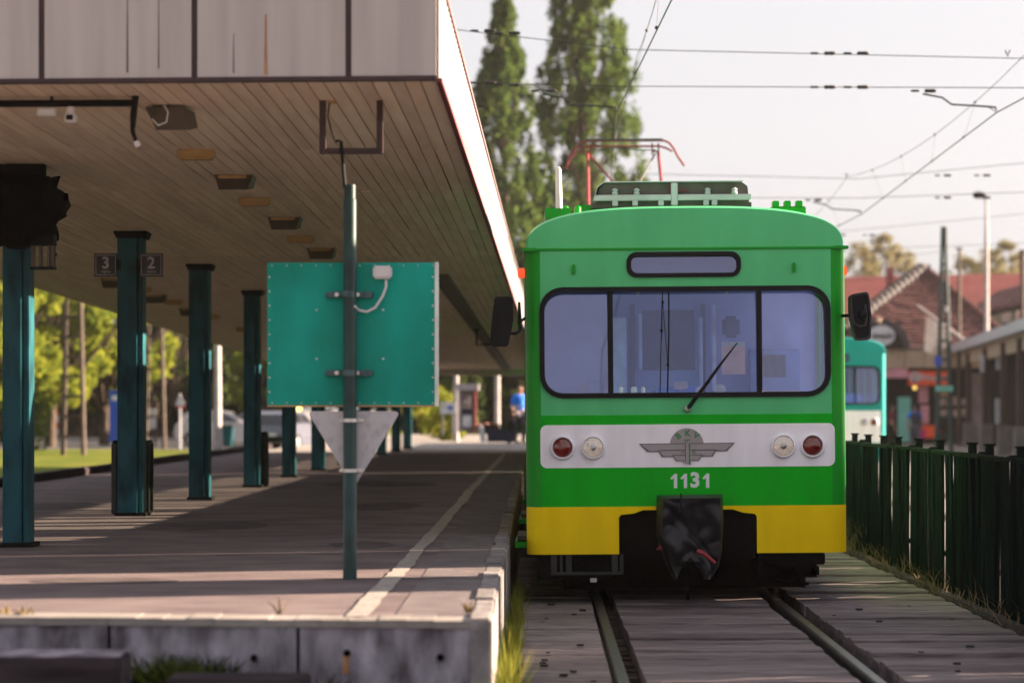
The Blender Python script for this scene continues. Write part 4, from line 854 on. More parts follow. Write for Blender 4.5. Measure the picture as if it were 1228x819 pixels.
# ------------------------------------------------------------------ fence
fn = thing('slat_fence', 'dark green slatted metal fence beside the planked track', 'fence', (3.53, 12, 0))
me = MB().bbox(-.009, .009, 0, .112, .0, 1.19, .003).mesh('slat', m_slat); me2 = MB().add([(-.009, 0, 0), (.009, 0, 0), (.009, .112, 0), (-.009, .112, 0), (-.011, .004, 1.17), (.008, 0, 1.18), (.011, .112, 1.2), (-.008, .11, 1.19)], [(0, 1, 5, 4), (1, 2, 6, 5), (2, 3, 7, 6), (3, 0, 4, 7), (4, 5, 6, 7), (3, 2, 1, 0)])
mb = MB(); mb.add([(-.009, 0, 0), (.009, 0, 0), (.009, .112, 0), (-.009, .112, 0), (-.011, .004, 1.17), (.008, 0, 1.18), (.011, .112, 1.2), (-.008, .11, 1.19)], [(0, 1, 5, 4), (1, 2, 6, 5), (2, 3, 7, 6), (3, 0, 4, 7), (4, 5, 6, 7), (3, 2, 1, 0)]); me2 = mb.mesh('slat', m_slat)
y = 8.6; i = 0; rg = random.Random(8)
while y < 41.5 and i < 296:
    o = link('slat', rg.choice((me, me2)), fn); o.location = (rg.uniform(-.055, -.02), y-12, .02+rg.uniform(-.004, .004)); o.rotation_euler = (rg.gauss(0, .006), rg.gauss(0, .012), rg.gauss(0, .035))
    y += .1085+(rg.uniform(.005, .016) if rg.random() < .07 else rg.uniform(-.001, .003)); i += 1
    if any(abs(y-g) < .055 for g in (13.6, 17.25, 19.0, 20.6, 22.6)): y += rg.uniform(.055, .085)
pm = MB(); pm.bbox(-.03, .03, -.006, .006, 0, 1.29, .002); pm.bbox(-.03, -.022, -.035, .035, 0, 1.29, .002); pm.bbox(.022, .03, -.035, .035, 0, 1.29, .002); pm.bbox(-.042, .042, -.045, .045, 1.29, 1.305, .003); pm = pm.mesh('post', m_post)
ys = [9.9, 11.2, 12.4, 13.6, 14.9, 16.5, 17.65, 18.4, 19.85, 20.95, 22.15, 23.15, 24.2, 25.35]+[26.5+1.12*i for i in range(14)]
for y in ys: o = link('post', pm, fn); o.location = (.015, y-12, 0); o.rotation_euler = (rg.gauss(0, .006), rg.gauss(0, .006), 0)
for a, c in zip(ys[:-1], ys[1:]):
    b = MB(); n = 6; sg = rg.uniform(.0, .010); vs = []
    for k in range(n+1):
        yy = a+(c-a)*k/n; z = 1.19-sg*math.sin(math.pi*k/n)+(.03 if k in (0,) else 0)*rg.random(); vs += [(3.455, yy, z), (3.53, yy, z), (3.53, yy, z+.032), (3.455, yy, z+.032)]
    b.add(vs, [(k*4+j, k*4+(j+1) % 4, k*4+4+(j+1) % 4, k*4+4+j) for k in range(n) for j in range(4)]+[(0, 1, 2, 3), (n*4, n*4+1, n*4+2, n*4+3)]); b.build('top_rail', m_post, fn)
    MB().box(3.535, 3.56, a, c, .30, .34).build('lower_rail', m_post, fn)
# ------------------------------------------------------------------ overhead line
DS = [30.0, 45.7, 61.4, 77.1, 92.8]; ZC, ZM, ZS = 5.52, 6.36, 5.87
def sagline(pts, n=12, sag=0):
    out = []
    for a, c in zip(pts[:-1], pts[1:]):
        for k in range(n): q = k/n; out.append((a[0]+(c[0]-a[0])*q, a[1]+(c[1]-a[1])*q, a[2]+(c[2]-a[2])*q-sag*4*q*(1-q)))
    return out+[pts[-1]]
def track_wire(xs, ys, lab):
    t = thing('contact_wire', lab+': contact wire', 'overhead wire', (xs[2], 30, ZC))
    MB().tube([(x, y, ZC) for x, y in zip(xs, ys)], .0085, 6).build('wire', m_wire, t)
    xm = [xs[0]*.5+xs[1]*.5]*0+[sum(xs[max(0, i-1):i+2])/len(xs[max(0, i-1):i+2]) for i in range(len(xs))]
    cat = [(x, y, ZM-.08) for x, y in zip(xm, ys)]; pl = sagline(cat, 10, .30); MB().tube(pl, .005, 5).build('messenger_wire', m_wire, t)
    b = MB(); c = MB()
    for i in range(len(cat)-1):
        for k in (2, 4, 6, 8):
            p = pl[i*10+k]; q = k/10; w = (xs[i]+(xs[i+1]-xs[i])*q, ys[i]+(ys[i+1]-ys[i])*q, ZC)
            if 18 < p[1] < 80: b.tube([p, (w[0], w[1]-.35, w[2])], .0025, 4); c.lathe(p, [(.001, -.022), (.02, -.01), (.02, .01), (.001, .022)], 6, 'z'); c.lathe((w[0], w[1]-.35, w[2]+.01), [(.001, -.022), (.02, -.01), (.02, .01), (.001, .022)], 6, 'z')
    b.build('droppers', m_wire, t)['kind'] = 'stuff'; c.build('clamps', m_wire, t)['kind'] = 'stuff'; return t
ysW = [-80, -48, -17.1, -1.4, 14.3, 30.0, 45.7, 61.4, 77.1, 92.8]
track_wire([1.35, 1.1, 1.4, 1.05, 1.50, 1.04, 1.40, 1.0, 1.4, 1.1], ysW, 'contact wire with messenger above the green train')
track_wire([6.5, 6.5, 6.3, 6.7, 6.75, 6.10, 6.55, 6.15, 6.6, 6.2], ysW, 'contact wire with messenger above the second track')
wt = ['nearest', 'second', 'third', 'fourth', 'farthest']
def insul(mb, p, a=.32, ax=1):
    x, y, z = p
    mb.lathe((x-a/2, y, z), [(.010, 0), (.016, .01), (.016, .10), (.010, .11)], 8, 'x'); mb.lathe((x+.02, y, z), [(.010, 0), (.028, .02), (.023, .06), (.028, .10), (.02, .15), (.010, .16)], 8, 'x')
for i, d in enumerate(DS):
    for z0, nm in ((ZM, 'upper'), (ZS, 'lower')):
        t = thing('span_wire', '%s cross span wire from the front, the %s of its pair' % (wt[i], nm), 'span wire', (4, d, z0))
        lft = (-15.5, d, z0+.75) if nm == 'upper' else (-15.5, d, z0+.25); xl = -1.15 if i == 0 else -1.6
        zl = z0+.27 if nm == 'upper' and i == 0 else z0+.05
        pts = [lft, (xl, d, zl), (1.2, d, z0+(.0)), (6.5, d, z0-.02-(.10 if nm == 'upper' else 0)), (14.0, d, z0+(.6 if nm == 'upper' else .25))]
        MB().tube(pts, .006, 5).build('wire', m_wire, t)
        ins = [(-.75, zl), (-.42, zl-.03)] if i == 0 else [(-1.3, zl), (-.95, zl)]
        rs_ = [(3.78, 0), (4.22, 0)] if i == 0 else [(8.2, .03), (9.0, .04)]
        for x, z in ins: b = MB(); insul(b, (x, d, z-(.02 if i == 0 and nm == 'upper' else 0))); b.build('insulator', m_ins, t, True)
        for x, z in rs_: b = MB(); insul(b, (x, d, z0-.05 if nm == 'upper' else z0-.01)); b.build('insulator', m_ins, t, True)
        if nm == 'upper':
            for x in (1.15, 6.25): MB().tube([(x-.03, d, z0-.01), (x, d, z0-.09), (x+.03, d, z0-.01)], .012, 6).build('suspension_clamp', m_wire, t)
    for x0, s, lab in ((1.04, 1, 'over the green train'), (6.10, 1, 'over the second track')):
        if d > 70: continue
        xs = [1.04, 1.40, 1.0][i] if x0 < 3 else [6.10, 6.55, 6.15][i]
        t = thing('steady_arm', '%s curved steady arm from the front, %s' % (wt[i], lab), 'steady arm', (xs, d, ZC)); L = 1.05
        MB().tube([(xs-.98, d, ZS-.10), (xs-.72, d, ZS-.15), (xs-.60, d, ZS-.24), (xs-.1, d, ZS-.27), (xs-.01, d, ZS-.28), (xs, d, ZC+.03)], .013, 8).build('arm', m_wire, t, True); b = MB(); insul(b, (xs-.98, d, ZS-.06)); b.build('insulator', m_ins, t, True); MB().tube([(xs-.12, d, ZS-.27), (xs, d, ZC+.01)], .006, 5).build('brace', m_wire, t)
def lattice(name, lab, x, d, h, w, mat, z0=0., tp=.55):
    t = thing(name, lab, 'mast', (x, d, z0)); b = MB()
    for s in (-1, 1):
        o = MB().tube([(s*w, 0, 0), (s*w*tp, 0, h)], [.085, .06], 8).build('leg', mat, t, world=False)
    k = int(h/.62); bt = MB().box(-.5, .5, -.02, .02, -.045, .045).mesh('batten', mat)
    for i in range(1, k): o = link('batten', bt, t); z = h*i/k; o.location = (0, 0, z); ww = w*(1-(1-tp)*z/h); o.scale = (2*ww, 1, 1)
    return t
p = P(1132, 545, 77.1); t = lattice('lattice_mast', 'dark green two legged line mast beside the station building', p[0], 77.1, CH+(490-272)*77.1/F, .26, m_mast, 0., .18)
q = P(1124, 433, 77.1); MB().bbox(q[0]-.12, q[0]+.12, 76.9, 76.95, q[2]-.17, q[2]+.17, .01).build('blue_plate', m_bluep, t); q = P(1134, 371, 77.1); MB().bbox(q[0]-.05, q[0]+.05, 76.9, 76.95, q[2]-.1, q[2]+.1, .01).build('white_plate', m_plast, t); q = P(1132, 466, 77.1); MB().bbox(q[0]-.32, q[0]+.28, 76.9, 76.95, q[2]-.1, q[2]+.1, .01).build('teal_plate', m_tealp, t)
x = P(88, 0, 72)[0]; t = lattice('lattice_mast', 'rusty two legged line mast on the lawn, left of the blue kiosk', x, 72, 7.6, .33, m_mastr, .08)
x = P(186, 0, 88)[0]; lattice('lattice_mast', 'rusty line mast with notice board between second and third columns', x, 88, 7.6, .36, m_mastr, .0)
# unseen pillars added at the right to cast shade bands on the platform
for x, y, w in ((8.2, 15.31, .53), (8.2, 17.55, .88), (8.2, 19.05, .50), (8.2, 12.35, .42)):
    t = thing('shade_pillar', '%s unseen concrete pillar from the front, added to shade the platform' % {12.35: 'first', 15.31: 'second', 17.55: 'broadest third', 19.05: 'fourth'}[y], 'pillar', (x, y, -.02), group='unseen pillars added to shade the platform'); MB().bbox(-.25, .25, -w, w, 0, 5.2, .03).build('shaft', m_conc, t, world=False); MB().bbox(-.32, .32, -w-.06, w+.06, 0, .25, .02).build('base', m_conc, t, world=False)
# ------------------------------------------------------------------ station building with tiled roof and shops
def PB(mb, x0, x1, y0, y1, d, dep, m=0): a, c = P(x0, y1, d), P(x1, y0, d); return mb.box(a[0], c[0], d, d+dep, a[2], c[2], m)
D = 100.0
st = thing('station_building', 'station building with big red tiled roof, arched dormer and shop fronts', 'building', (16.5, D, 0))
PB(MB(), 960, 1290, 440, 556, D+.6, 9).build('wall', m_plaster, st)
for i, x in enumerate(range(965, 1290, 24)): PB(MB(), x+.4, x+23.6, 419, 441, D-.4-.02*(i % 2), 1.0).build('fascia_panel', m_beige, st)
PB(MB(), 960, 1290, 416.5, 419, D-.5, 1.2).build('fascia_cap', m_plaster, st); PB(MB(), 960, 1290, 441, 447, D-.2, .8).build('soffit', m_void, st)
# front roof face: courses of tiles, each its own row of overlapping pieces
ap = Vector(P(1108, 322, 106)); la = Vector(P(985, 417, D-.3)); ra = Vector(P(1222, 417, D-.3)); nc = 26; rg = random.Random(4)
tm = [MB().bbox(-.5, .5, -.02, .46, -.02, .03, .012).mesh('roof_tile', m_tile) for _ in range(1)][0]
b = MB(); b.add([tuple(v+Vector((0, .05, -.05))) for v in (la, ra, ap)]+[tuple(v+Vector((0, 9, -.05))) for v in (la, ra)]+[tuple(ap+Vector((0, 1.5, -.05)))], [(0, 1, 2), (1, 4, 5, 2), (3, 0, 2, 5), (4, 3, 5)]); rb = b.build('roof', m_tile, st)
dirv = ((la+ra)/2-ap); b = MB(); cnt = 0
for i in range(nc):
    q = (i+.0)/nc; q2 = (i+1.25)/nc; a0, a1 = ap.lerp(la, q), ap.lerp(ra, q); c0, c1 = ap.lerp(la, min(1.02, q2)), ap.lerp(ra, min(1.02, q2)); wdt = (c1-c0).length; n = max(1, int(wdt/.34))
    for k in range(n):
        u0, u1 = (k+.04)/n, (k+.96)/n; h = rg.uniform(.02, .07)
        v0, v1 = c0.lerp(c1, u0), c0.lerp(c1, u1); w0, w1 = a0.lerp(a1, u0), a0.lerp(a1, u1); up = Vector((0, -.08-h, .05+h))
        b.add([v0, v1, v0+up, v1+up, w0+up*.3, w1+up*.3], [(0, 1, 3, 2), (2, 3, 5, 4), (0, 2, 4), (1, 5, 3)])
o = b.build('roof_tiles', m_tile, rb); o['kind'] = 'stuff'
for (a, c, mt, r) in ((ap, la, m_ridge, .30), (ap, ra, m_tile, .12)):
    n = 22
    for k in range(n):
        p = a.lerp(c, (k+.1)/n); p2 = a.lerp(c, (k+1.2)/n); MB().tube([p+Vector((0, -.1, .06)), p2+Vector((0, -.14, .14))], [r*.8, r], 7).build('ridge_tile', mt, rb)
for px in (1101, 1112): q = P(px, 320, 106); MB().tube([(q[0], 106, q[2]-.3), (q[0], 106, q[2]+.1)], .16, 8).build('finial', m_under, rb)
# arched dormer with oval white sign
c = P(1056, 418, D-.8); ro, ri = 1.28, 1.02
arc = lambda r, dz=0: [(c[0]+r*math.cos(R(a)), c[2]+r*1.02*math.sin(R(a))) for a in range(0, 181, 9)]
dm = MB().plate([arc(ri)], D-.8, D+3).build('dormer', m_void, st); MB().plate([arc(ro)+arc(ri)[::-1]], D-.95, D+3).build('dormer_frame', m_ridge, dm)
q = P(1057, 402.5, D-1.0); MB().plate([[(q[0]+.60*math.cos(R(a)), q[2]+.44*math.sin(R(a))) for a in range(0, 360, 12)]], D-1.0, D-.9).build('oval_sign', m_paperw, dm)
rs = random.Random(2)
b = MB()
for i in range(9): x = q[0]-.42+.1*i; b.tube([(x, D-1.02, q[2]-.1-.05*rs.random()), (x+.09, D-1.02, q[2]+.14*rs.random()), (x+.05, D-1.02, q[2]-.08), (x+.14, D-1.02, q[2]+.02)], .022, 5)
b.build('script_marks', m_plate, dm); q = P(1053, 384.5, D-1.0); MB().lathe((q[0], D-1.1, q[2]), [(.10, 0), (.13, .04), (.10, .1)], 10).build('lamp', m_beige, dm)
# shop fronts
bx = lambda n, m, x0, x1, y0, y1, d=D, dep=.1, par=st: PB(MB(), x0, x1, y0, y1, d, dep).build(n, m, par)
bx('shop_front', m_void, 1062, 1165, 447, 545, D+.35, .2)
sg = bx('shop_sign', m_orange, 1090, 1141, 445, 462, D-.3, .2); q = P(1097, 452, D-.34)
MB().lathe((q[0], D-.32, q[2]), [(.24, 0), (.24, -.02), (.16, -.02)], 20).build('logo_disc', m_paperw, sg); text('logo_letter', 'P', .34, m_orange, sg, Vector((q[0], D-.36, q[2]))-Vector(st.location)); text('sign_text', 'Princess', .40, m_paperw, sg, Vector(P(1121, 453, D-.34))-Vector(st.location), offset=.01)
bx('awning', m_pink, 1060, 1089, 441, 453, D-.3, .25); bx('poster', m_tealp, 1077, 1092, 476, 530, D+.2); bx('poster', m_pink, 1102, 1113, 462, 483, D+.2); bx('poster', m_pink, 1104, 1114, 486, 508, D+.22); bx('counter', m_orange, 1106, 1124, 510, 525, D+.1, .2); bx('poster', m_mag, 1103, 1110, 514, 526, D+.05); bx('poster', m_mag, 1123, 1132, 514, 526, D+.05); bx('poster', m_mag, 1139, 1147, 514, 526, D+.05)
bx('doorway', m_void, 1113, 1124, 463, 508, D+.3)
for x0, x1, y0, y1 in ((1125, 1134, 478, 487), (1136, 1142, 478, 487), (1143, 1151, 476, 486), (1125, 1135, 491, 500), (1137, 1150, 491, 500), (1154, 1160, 478, 486), (1154, 1160, 490, 499)): bx('goods', m_goods, x0, x1, y0, y1, D+.15, .2)
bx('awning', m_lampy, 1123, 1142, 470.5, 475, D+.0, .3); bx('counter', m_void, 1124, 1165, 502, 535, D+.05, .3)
for x in (1140, 1156): bx('planter', m_plaster, x-3, x+3, 528, 540, D-2, .3)
t = thing('shop_lamp', 'small glowing yellow globe lamp under the orange shop sign', 'lamp', P(1097, 465, D-1)); MB().lathe((0, 0, 0), [(.01, -.10), (.08, -.06), (.10, 0), (.08, .06), (.01, .10)], 12, 'z').build('globe', emis('lamp_glow', (1, .62, .15), .16), t, True, world=False); MB().tube([(0, 0, .14), (0, 0, .35), (0, .9, .36)], .02, 6).build('bracket', m_dark, t, world=False)
bx('black_board', m_void, 1144, 1161, 446, 476, D-1.5, .1); bx('board_post', m_void, 1151, 1153, 476, 540, D-1.5, .06)
# long red roof behind with chimney
t = thing('far_house', 'long low house with plain red roof behind the station building', 'house', (22, 122, 0))
b = MB(); za = P(0, 334, 126)[2]; zb = P(0, 418, 118)[2]; b.add([(12, 118, zb), (40, 118, zb), (40, 126, P(0, 323, 126)[2]), (12, 126, za), (12, 126.3, za), (40, 126.3, P(0, 323, 126)[2]), (40, 134, zb), (12, 134, zb)], [(0, 1, 2, 3), (3, 2, 5, 4), (4, 5, 6, 7), (0, 3, 4, 7), (1, 6, 5, 2)]); r_ = b.build('roof', m_tile2, t); MB().box(12.2, 39.8, 118.3, 133.7, 0, zb+.02).build('wall', m_plaster, t)
q = P(1067, 321, 120); MB().bbox(q[0]-.19, q[0]+.19, 119.7, 120.2, P(0, 350, 120)[2], q[2], .02).build('chimney', m_brick, r_)
# small pale house and shelter with dark posts on the right
t = thing('pavilion', 'small pale green house with tiled eaves behind the platform shelter', 'house', (20, 112, 0)); d = 112
a = P(1176, 430, d); MB().box(a[0], a[0]+9, d, d+7, 0, P(0, 368, d)[2]).build('wall', m_pgreen, t)
b = MB(); e0, e1, r0 = P(1153, 381, d-1), P(1290, 352, d-2.5), P(1200, 352, d+5); r1 = P(1300, 326, d+5); b.add([e0, e1, r1, r0, (e0[0], d+8, e0[2]), (e1[0], d+8, e1[2])], [(0, 1, 2, 3), (0, 3, 4), (3, 2, 5, 4)]); rf = b.build('roof', m_tile, t)
for k in range(16): p = Vector(e0).lerp(Vector(e1), k/15); p2 = Vector(r0).lerp(Vector(r1), k/15); MB().tube([p+Vector((0, -.05, .06)), p2+Vector((0, 0, .1))], .11, 6).build('roof_tile', m_tile, rf)
b = MB(); b.tube([Vector(e0)+Vector((0, 0, -.1)), Vector(e1)+Vector((0, 0, -.1))], .12, 6); b.build('eaves', m_void, rf)
a = P(1206, 375, d-.2); PB(MB(), 1201, 1212, 365, 387, d-.15, .12).build('notice', m_paperw, t); PB(MB(), 1219, 1232, 372, 390, d-.3, .3).build('vent_unit', m_plast, t); b = MB().lathe((P(1226, 381, d)[0], d-.33, P(0, 381, d)[2]), [(.22, 0), (.22, .02), (.05, .02)], 14); b.build('fan_grille', m_dark, t)
b = MB()
for px in (1204, 1212, 1220, 1228): PB(b, px-1, px+1, 387, 396, d-.3, .06)
PB(b, 1202, 1232, 387, 389, d-.3, .06); b.build('railing', m_under, t)
t = thing('platform_shelter', 'long shelter with pale roof edge on dark posts at the right', 'shelter', (17, 88, 0))
e0, e1 = Vector((18.8, 105, 4.05)), Vector((14.6, 66, 4.02)); n = 6
b = MB(); off = Vector((3.5, -.4, .2)); 
b.add([e0, e1, e1+Vector((0, 0, .36)), e0+Vector((0, 0, .36)), e0+off, e1+off, e1+off+Vector((0, 0, .3)), e0+off+Vector((0, 0, .3))], [(0, 1, 2, 3), (4, 7, 6, 5), (0, 4, 5, 1), (3, 2, 6, 7), (0, 3, 7, 4), (1, 5, 6, 2)]); b.build('roof', m_frame, t)
b = MB(); g = Vector((.35, 0, -.55)); b.add([e0+g, e1+g, e1+Vector((.35, 0, 0)), e0+Vector((.35, 0, 0)), e0+g+Vector((.2, 0, 0)), e1+g+Vector((.2, 0, 0))], [(0, 1, 2, 3), (0, 4, 5, 1)]); b.build('fascia_board', m_beige, t)
for px in (1161, 1181.5, 1203, 1223):
    for k in range(200):
        s = k/200; p = e0.lerp(e1, s)
        if VX+(p.x+.3)*F/p.y >= px: break
    MB().bbox(p.x+.2, p.x+.42, p.y-.11, p.y+.11, 0, 3.9, .01).build('post', m_maroon, t); MB().bbox(p.x+.1, p.x+.55, p.y-.2, p.y+.2, 0, 1.0, .02).build('plinth', m_plaster, t)
for s0, s1 in ((.16, .36), (.38, .60), (.62, .95)): p, q = e0.lerp(e1, s0), e0.lerp(e1, s1); b = MB(); b.add([(p.x+1.3, p.y, 0), (q.x+1.3, q.y, 0), (q.x+1.3, q.y, 3.85), (p.x+1.3, p.y, 3.85), (p.x+1.4, p.y, 0), (q.x+1.4, q.y, 0), (q.x+1.4, q.y, 3.85), (p.x+1.4, p.y, 3.85)], [(0, 1, 2, 3), (4, 7, 6, 5), (0, 3, 7, 4), (1, 5, 6, 2), (3, 2, 6, 7)]); b.build('dark_panel', m_void, t)
for px, y0, y1 in ((1178, 426, 446), (1197, 424, 443), (1196.5, 478, 508)): PB(MB(), px-2.4, px+2.4, y0, y1, 84, .1).build('white_notice', m_paperw, t)
q = P(1194, 405, 83); MB().lathe((q[0], q[1], q[2]), [(.02, -.36), (.10, -.25), (.15, 0), (.10, .25), (.02, .36)], 14, 'x').build('oval_lamp', m_frame, t, True)
# flag on a slanting pole
d = 92; t = thing('flag', 'pale beige flag hanging from a slanting white pole by the shelter', 'flag', P(1160, 413, d)); MB().tube([P(1160, 414, d), P(1156, 408, d), P(1100, 366, d)], [.07, .07, .04], 8).build('flagpole', m_lampw, t)
b = MB(); tops = [(1114, 379), (1123, 386), (1132, 393), (1138, 414)]; n = 14; vs = []
for i in range(n+1):
    u = i/n
    for j in range(9):
        v = j/8; x = 1111+27*u; yt = 379+15*u; yb = 421+8*u if u < .5 else 425-22*(u-.5); y_ = yt+(yb-yt)*v; vs.append(P(x-3*v*(1-u), y_, d+.12*math.sin(u*9+v*2)*(.3+v)))
b.add(vs, [(i*9+j, i*9+j+1, (i+1)*9+j+1, (i+1)*9+j) for i in range(n) for j in range(8)]); b.build('cloth', m_ribw if False else M('flag_cloth', (.75, .60, .50), .9), t, True)
d = 88; t = thing('lamp_post', 'tall white street lamp post behind the tiled station roof', 'street lamp', (P(1183, 0, d)[0], d, 0)); x = P(1183, 0, d)[0]
MB().tube([(x, d, 0), (x, d, P(0, 300, d)[2]), (x, d, P(0, 240, d)[2])], [.12, .085, .045], 12).build('pole', m_lampw, t, True); q = P(1174, 236, d); MB().tube([(x, d, P(0, 241, d)[2]), (q[0]+.1, d, q[2]-.02)], .035, 8).build('arm', m_lampw, t); MB().lathe((q[0]-.25, d, q[2]+.06), [(.02, 0), (.12, .08), (.14, .3), (.06, .5), (.02, .52)], 12, 'x').build('lantern', m_under, t, True)
d = 96; x = P(1150, 0, d)[0]; t = thing('thin_pole', 'thin rusty wooden pole in front of the tiled roof', 'pole', (x, d, 0)); MB().tube([(x, d, 0), (x+.02, d, P(0, 297, d)[2])], [.10, .06], 8).build('shaft', m_mastr, t); MB().bbox(x-.16, x+.16, d-.04, d+.04, P(0, 299, d)[2], P(0, 297, d)[2], .01).build('crossarm', m_mastr, t)
d = 80; x = P(1226, 0, d)[0]; t = thing('dark_mast', 'dark brown mast at the right edge behind the pale house', 'mast', (x, d+8, 0)); MB().tube([(x*1.1, d+8, 0), (x*1.1, d+8, P(0, 303, d+8)[2])], .09, 8).build('shaft', m_maroon, t); MB().bbox(x*1.1-.12, x*1.1+.12, d+7.9, d+8.1, P(0, 303, d+8)[2], P(0, 300, d+8)[2], .01).build('cap', m_maroon, t)
# ------------------------------------------------------------------ people
def skin_obj(name, verts, edges, radii, mat, parent, sub=2, root=0):
    me = bpy.data.meshes.new(name); me.from_pydata(verts, edges, []); o = link(name, me, parent); me.materials.append(mat)
    md = o.modifiers.new('skin', 'SKIN'); md.use_smooth_shade = True
    for i, r in enumerate(radii):
        s = me.skin_vertices[0].data[i]; s.radius = r if isinstance(r, tuple) else (r, r); s.use_root = (i == root)
    sb = o.modifiers.new('subsurf', 'SUBSURF'); sb.levels = sub; sb.render_levels = sub; return o
def person(label, loc, rz, top, low, hair_len=0, pack=None, stride=.16, bag=False, top_sleeve=True):
    t = thing('person', label, 'person', loc, (0, 0, rz)); s = stride     # faces -Y in its own frame
    v = [(0, 0, .94), (0, 0, 1.12), (0, -.01, 1.30), (0, 0, 1.42), (0, 0, 1.50), (0, -.02, 1.60), (0, -.01, 1.70),
         (.10, 0, .90), (.11, -s*.6, .50), (.11, -s*.5+.05, .09), (.115, -s*.5-.12, .04), (-.10, 0, .90), (-.11, s*.3, .50), (-.11, s*1.0+.02, .12), (-.115, s*1.0-.12, .05),
         (.18, 0, 1.40), (.24, .03, 1.14), (.25, -.05, .90), (.25, -.07, .80), (-.18, 0, 1.40), (-.24, -.02, 1.14), (-.25, -.13, .92), (-.25, -.17, .82)]
    e = [(0, 1), (1, 2), (2, 3), (3, 4), (4, 5), (5, 6), (0, 7), (7, 8), (8, 9), (9, 10), (0, 11), (11, 12), (12, 13), (13, 14), (3, 15), (15, 16), (16, 17), (17, 18), (3, 19), (19, 20), (20, 21), (21, 22)]
    r = [(.15, .11), (.13, .10), (.155, .105), (.09, .08), .052, (.078, .095), (.072, .085), .085, .055, .038, .035, .085, .055, .038, .035, .058, .042, .034, .036, .058, .042, .034, .036]
    skin_obj('body', v, e, r, m_skin, t)
    tv = [v[i] for i in (0, 1, 2, 3, 15, 16, 19, 20)]; te = [(0, 1), (1, 2), (2, 3), (3, 4), (4, 5), (3, 6), (6, 7)]
    if top_sleeve is True: tv[5] = (.22, .02, 1.22); tv[7] = (-.22, -.01, 1.22)
    skin_obj('shirt', tv, te, [(.17, .125), (.15, .12), (.175, .125), (.10, .09), .075, .062, .075, .062], top, t)
    lv = [v[i] for i in (0, 7, 8, 9, 11, 12, 13)]; skin_obj('trousers', lv, [(0, 1), (1, 2), (2, 3), (0, 4), (4, 5), (5, 6)], [(.165, .125), .10, .075, .062, .10, .075, .062], low, t)
    for a, c in ((9, 10), (13, 14)): skin_obj('shoe', [v[a], v[c]], [(0, 1)], [.048, .044], m_blk, t, 1)
    hb = [(0, .02, 1.62), (0, .0, 1.72), (0, .05, 1.64-hair_len)]; skin_obj('hair', hb, [(0, 1), (0, 2)], [(.085, .09), (.078, .088), (.07, .05)], m_hair, t)
    b = MB(); b.lathe((0, -.118, 1.615), [(.001, -.012), (.012, -.004), (.014, .02)], 8); b.box(-.022, .022, -.112, -.10, 1.565, 1.572)
    for s_ in (-1, 1): b.lathe((s_*.03, -.103, 1.645), [(.001, -.006), (.009, 0), (.009, .01)], 8); b.lathe((s_*.082, -.01, 1.625), [(.012, -.02), (.02, 0), (.012, .02)], 8)
    b.build('face_features', m_skin, t, world=False)
    for s_, k in ((1, 18), (-1, 22)):
        h = Vector(v[k]); b = MB()
        for f in range(4): x0 = h+Vector((s_*.005, -.028+.018*f, -.03)); b.tube([x0, x0+Vector((-s_*.006, -.004, -.03-.006*(f in (1, 2)))), x0+Vector((-s_*.020, -.006, -.055-.008*(f in (1, 2))))], [.0095, .009, .007], 6)
        x0 = h+Vector((-s_*.004, -.036, -.005)); b.tube([x0, x0+Vector((-s_*.012, -.022, -.02)), x0+Vector((-s_*.02, -.026, -.04))], [.011, .010, .008], 6); b.build('fingers', m_skin, t, True, world=False)
    if pack: MB().bbox(-.16, .16, .10, .27, 1.02, 1.44, .05).build('backpack', pack, t, True, world=False)
    if bag: MB().bbox(.24, .34, -.14, .12, .55, .80, .03).build('bag', m_blk, t, True, world=False)
    return t
p = P(1097, 544, 79); person('person in blue shirt and grey trousers walking away with a dark backpack', (p[0], 79, 0), R(180), m_blue, m_jean, 0, m_navy)
p = P(1070, 540, 84); person('person in wine red top and black trousers beside the teal train', (p[0], 84, 0), R(70), m_wine, m_blk, .16, None, .05, True, False)
p = P(623.5, 0, 66); person('person in white top and blue jacket at the far platform end by the train', (p[0], 66, PZ-.01), R(20), m_blue, m_jean, 0, None, .08, False, False)
# ------------------------------------------------------------------ far end of the platform
d = 68; t = thing('info_kiosk', 'pale framed information kiosk at the far end of the platform', 'kiosk', P(562, 520, d)); k = lambda n, m, x0, x1, y0, y1, o=0, dp=.3: PB(MB(), x0, x1, y0, y1, d+o, dp).build(n, m, t)
k('frame_post', m_lampw, 549, 553, 462, 518); k('frame_post', m_brick, 567, 571, 468, 518); k('roof', m_lampw, 546, 574, 460, 468, -.2, .9); k('case', m_plaster, 553, 567, 469, 517, .05, .2); k('poster', m_goods, 555, 565, 474, 490, -.02, .06); k('poster', m_navy, 553.5, 567, 491, 496, -.02, .05); k('poster', m_paperw, 555, 565, 498, 512, -.02, .06)
for px, lab in ((547, 'white column left of the far information kiosk'), (596.5, 'white column right of the far information kiosk')): x = P(px, 0, 71)[0]; t = thing('white_column', lab, 'column', (x, 71, PZ)); MB().lathe((x, 71, PZ), [(.10, 0), (.085, .3), (.08, 2.4)], 14, 'z').build('shaft', m_lampw, t, True); MB().bbox(x-.14, x+.14, 70.86, 71.14, PZ+2.4, PZ+2.46, .01).build('capital', m_lampw, t)
d = 66; t = thing('name_board', 'small white board with dark letters among far bushes', 'sign', P(537, 490, d)); PB(MB(), 528, 546, 482, 496, d, .05).build('panel', m_paperw, t); PB(MB(), 537, 543, 487, 491, d-.01, .012).build('lettering', m_bluep, t); PB(MB(), 530, 532, 496, 522, d, .05).build('leg', m_lampw, t); PB(MB(), 542, 544, 496, 522, d, .05).build('leg', m_lampw, t)
